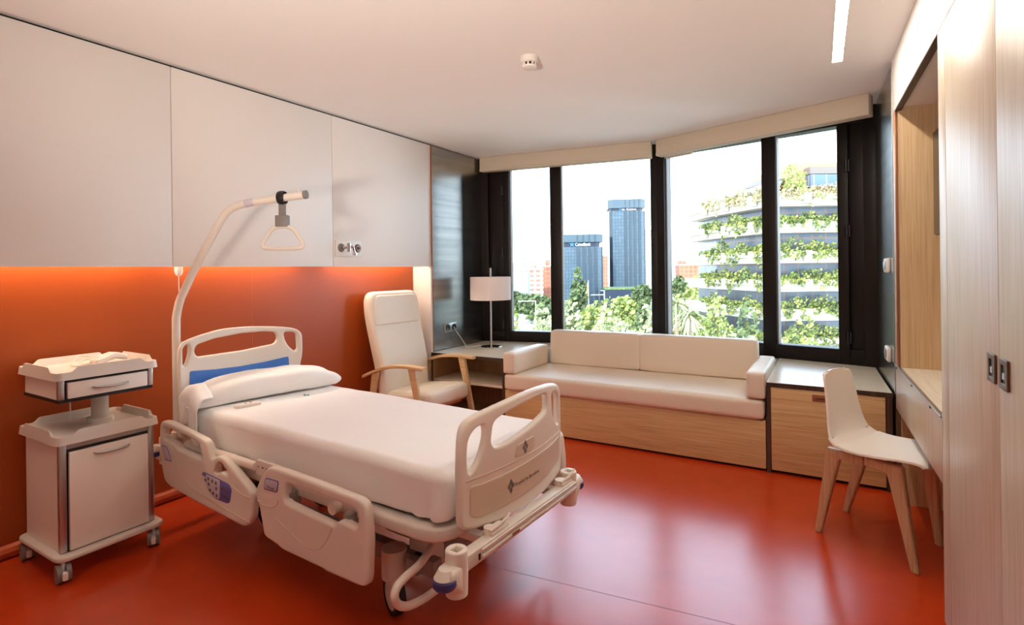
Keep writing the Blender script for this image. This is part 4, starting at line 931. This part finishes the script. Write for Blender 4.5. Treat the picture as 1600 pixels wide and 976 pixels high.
# street furniture and vehicles
t = xroot('flagpole', 919, 180, 'flag hanging on a tall pole in front of the shorter glass tower', 'flagpole'); hF = hz(438, 919, 180)
done('pole', cyl((0, 0, 0), (0, 0, hF), .12), 'concrete', t); fl = bmesh.new()
for k in range(6):
    x_, x2 = -.05 - 1.1 * k / 6, -.05 - 1.1 * (k + 1) / 6; quad(fl, (x_, .3 * math.sin(k), hF - .4 - .3 * k), (x2, .3 * math.sin(k + 1), hF - .7 - .3 * (k + 1)), (x2, .3 * math.sin(k + 1), hF - 6.5), (x_, .3 * math.sin(k), hF - 6.2))
done('flag', fl, mat('amber_red_flag', L(214, 150, 110), .8), t, 0)
t = xroot('sign_gantry', 936, 150, 'thin white road gantry below the flagpole', 'gantry'); hG = hz(461, 936, 150)
done('mast', cyl((1.4, 0, 0), (1.4, 0, hG + 1.4), .14), 'concrete', t); done('beam', box(-2.4, 1.5, -.1, .1, hG, hG + .22), 'concrete', t); done('arm', box(.3, 1.4, -.1, .1, hG + 1.2, hG + 1.4), 'concrete', t)
t = xroot('sign_gantry', 825, 135, 'white road gantry over the street beside the lamp', 'gantry'); hG = hz(471, 825, 135)
done('mast', cyl((1.8, 0, 0), (1.8, 0, hG), .14), 'concrete', t); done('beam', box(-2.6, 1.9, -.1, .1, hG, hG + .22), 'concrete', t)
def car(px, depth, m, lab, rot):
    t = xroot('car', px, depth, lab, 'car', rot, 'cars on the street')
    bd_ = rbox(-2.1, 2.1, -.85, .85, .3, .95, .25, 4); done('body', bd_, m, t); cb_ = rbox(-1.3, 1.1, -.75, .75, .85, 1.45, .22, 4); done('cabin', cb_, 'terr_glass', t)
    for x_ in (-1.3, 1.3):
        for y_ in (-.8, .8): done('wheel', cyl((x_, y_ - .1, .32), (x_, y_ + .1, .32), .32, n=14), 'tyre', t)
M['car_grey'] = mat('silver_car_paint', L(140, 145, 150), .35); M['car_red'] = mat('red_car_paint', L(200, 70, 50), .3, coat=.5); M['car_white'] = mat('white_car_paint', L(230, 232, 235), .3, coat=.5)
car(804, 236, 'car_red', 'red car on the street beside the lamp shade', R(70)); car(828, 236, 'car_grey', 'silver car on the street behind the round green tree', R(70)); car(1002, 400, 'car_white', 'white car by the foot of the tall glass tower', R(20))

# ------------------------------------------------------------------ light
w = bpy.data.worlds.new('sky'); SC.world = w; w.use_nodes = True
bg = w.node_tree.nodes['Background']; wn = w.node_tree.nodes; wl_ = w.node_tree.links
tc = wn.new('ShaderNodeTexCoord'); sx_ = wn.new('ShaderNodeSeparateXYZ'); cr = wn.new('ShaderNodeValToRGB'); wl_.new(tc.outputs['Generated'], sx_.inputs[0]); wl_.new(sx_.outputs[2], cr.inputs[0])
e = cr.color_ramp.elements; e[0].position = 0.0; e[0].color = (.70, .85, 1, 1); e[1].position = .75; e[1].color = (.10, .18, .32, 1); q = e.new(.32); q.color = (.62, .79, 1, 1)
wl_.new(cr.outputs[0], bg.inputs['Color']); bg.inputs['Strength'].default_value = 3.6
sd = bpy.data.lights.new('sun', 'SUN'); sd.energy = 3.2; sd.angle = R(.53); sd.color = (1, .95, .88)
so = bpy.data.objects.new('sun', sd); COL.objects.link(so); dv = (FW * .62 + RT * .42 - UP * .80); so.rotation_euler = dv.to_track_quat('-Z', 'Y').to_euler()

SC.view_settings.view_transform = 'Standard'; SC.view_settings.look = 'None'; SC.view_settings.gamma = 1; SC.view_settings.use_curve_mapping = False
SC.view_settings.exposure = 1.2
SC.cycles.max_bounces = 10; SC.cycles.diffuse_bounces = 6; SC.cycles.transparent_max_bounces = 12
SC.cycles.use_denoising = True; SC.cycles.sample_clamp_indirect = 6
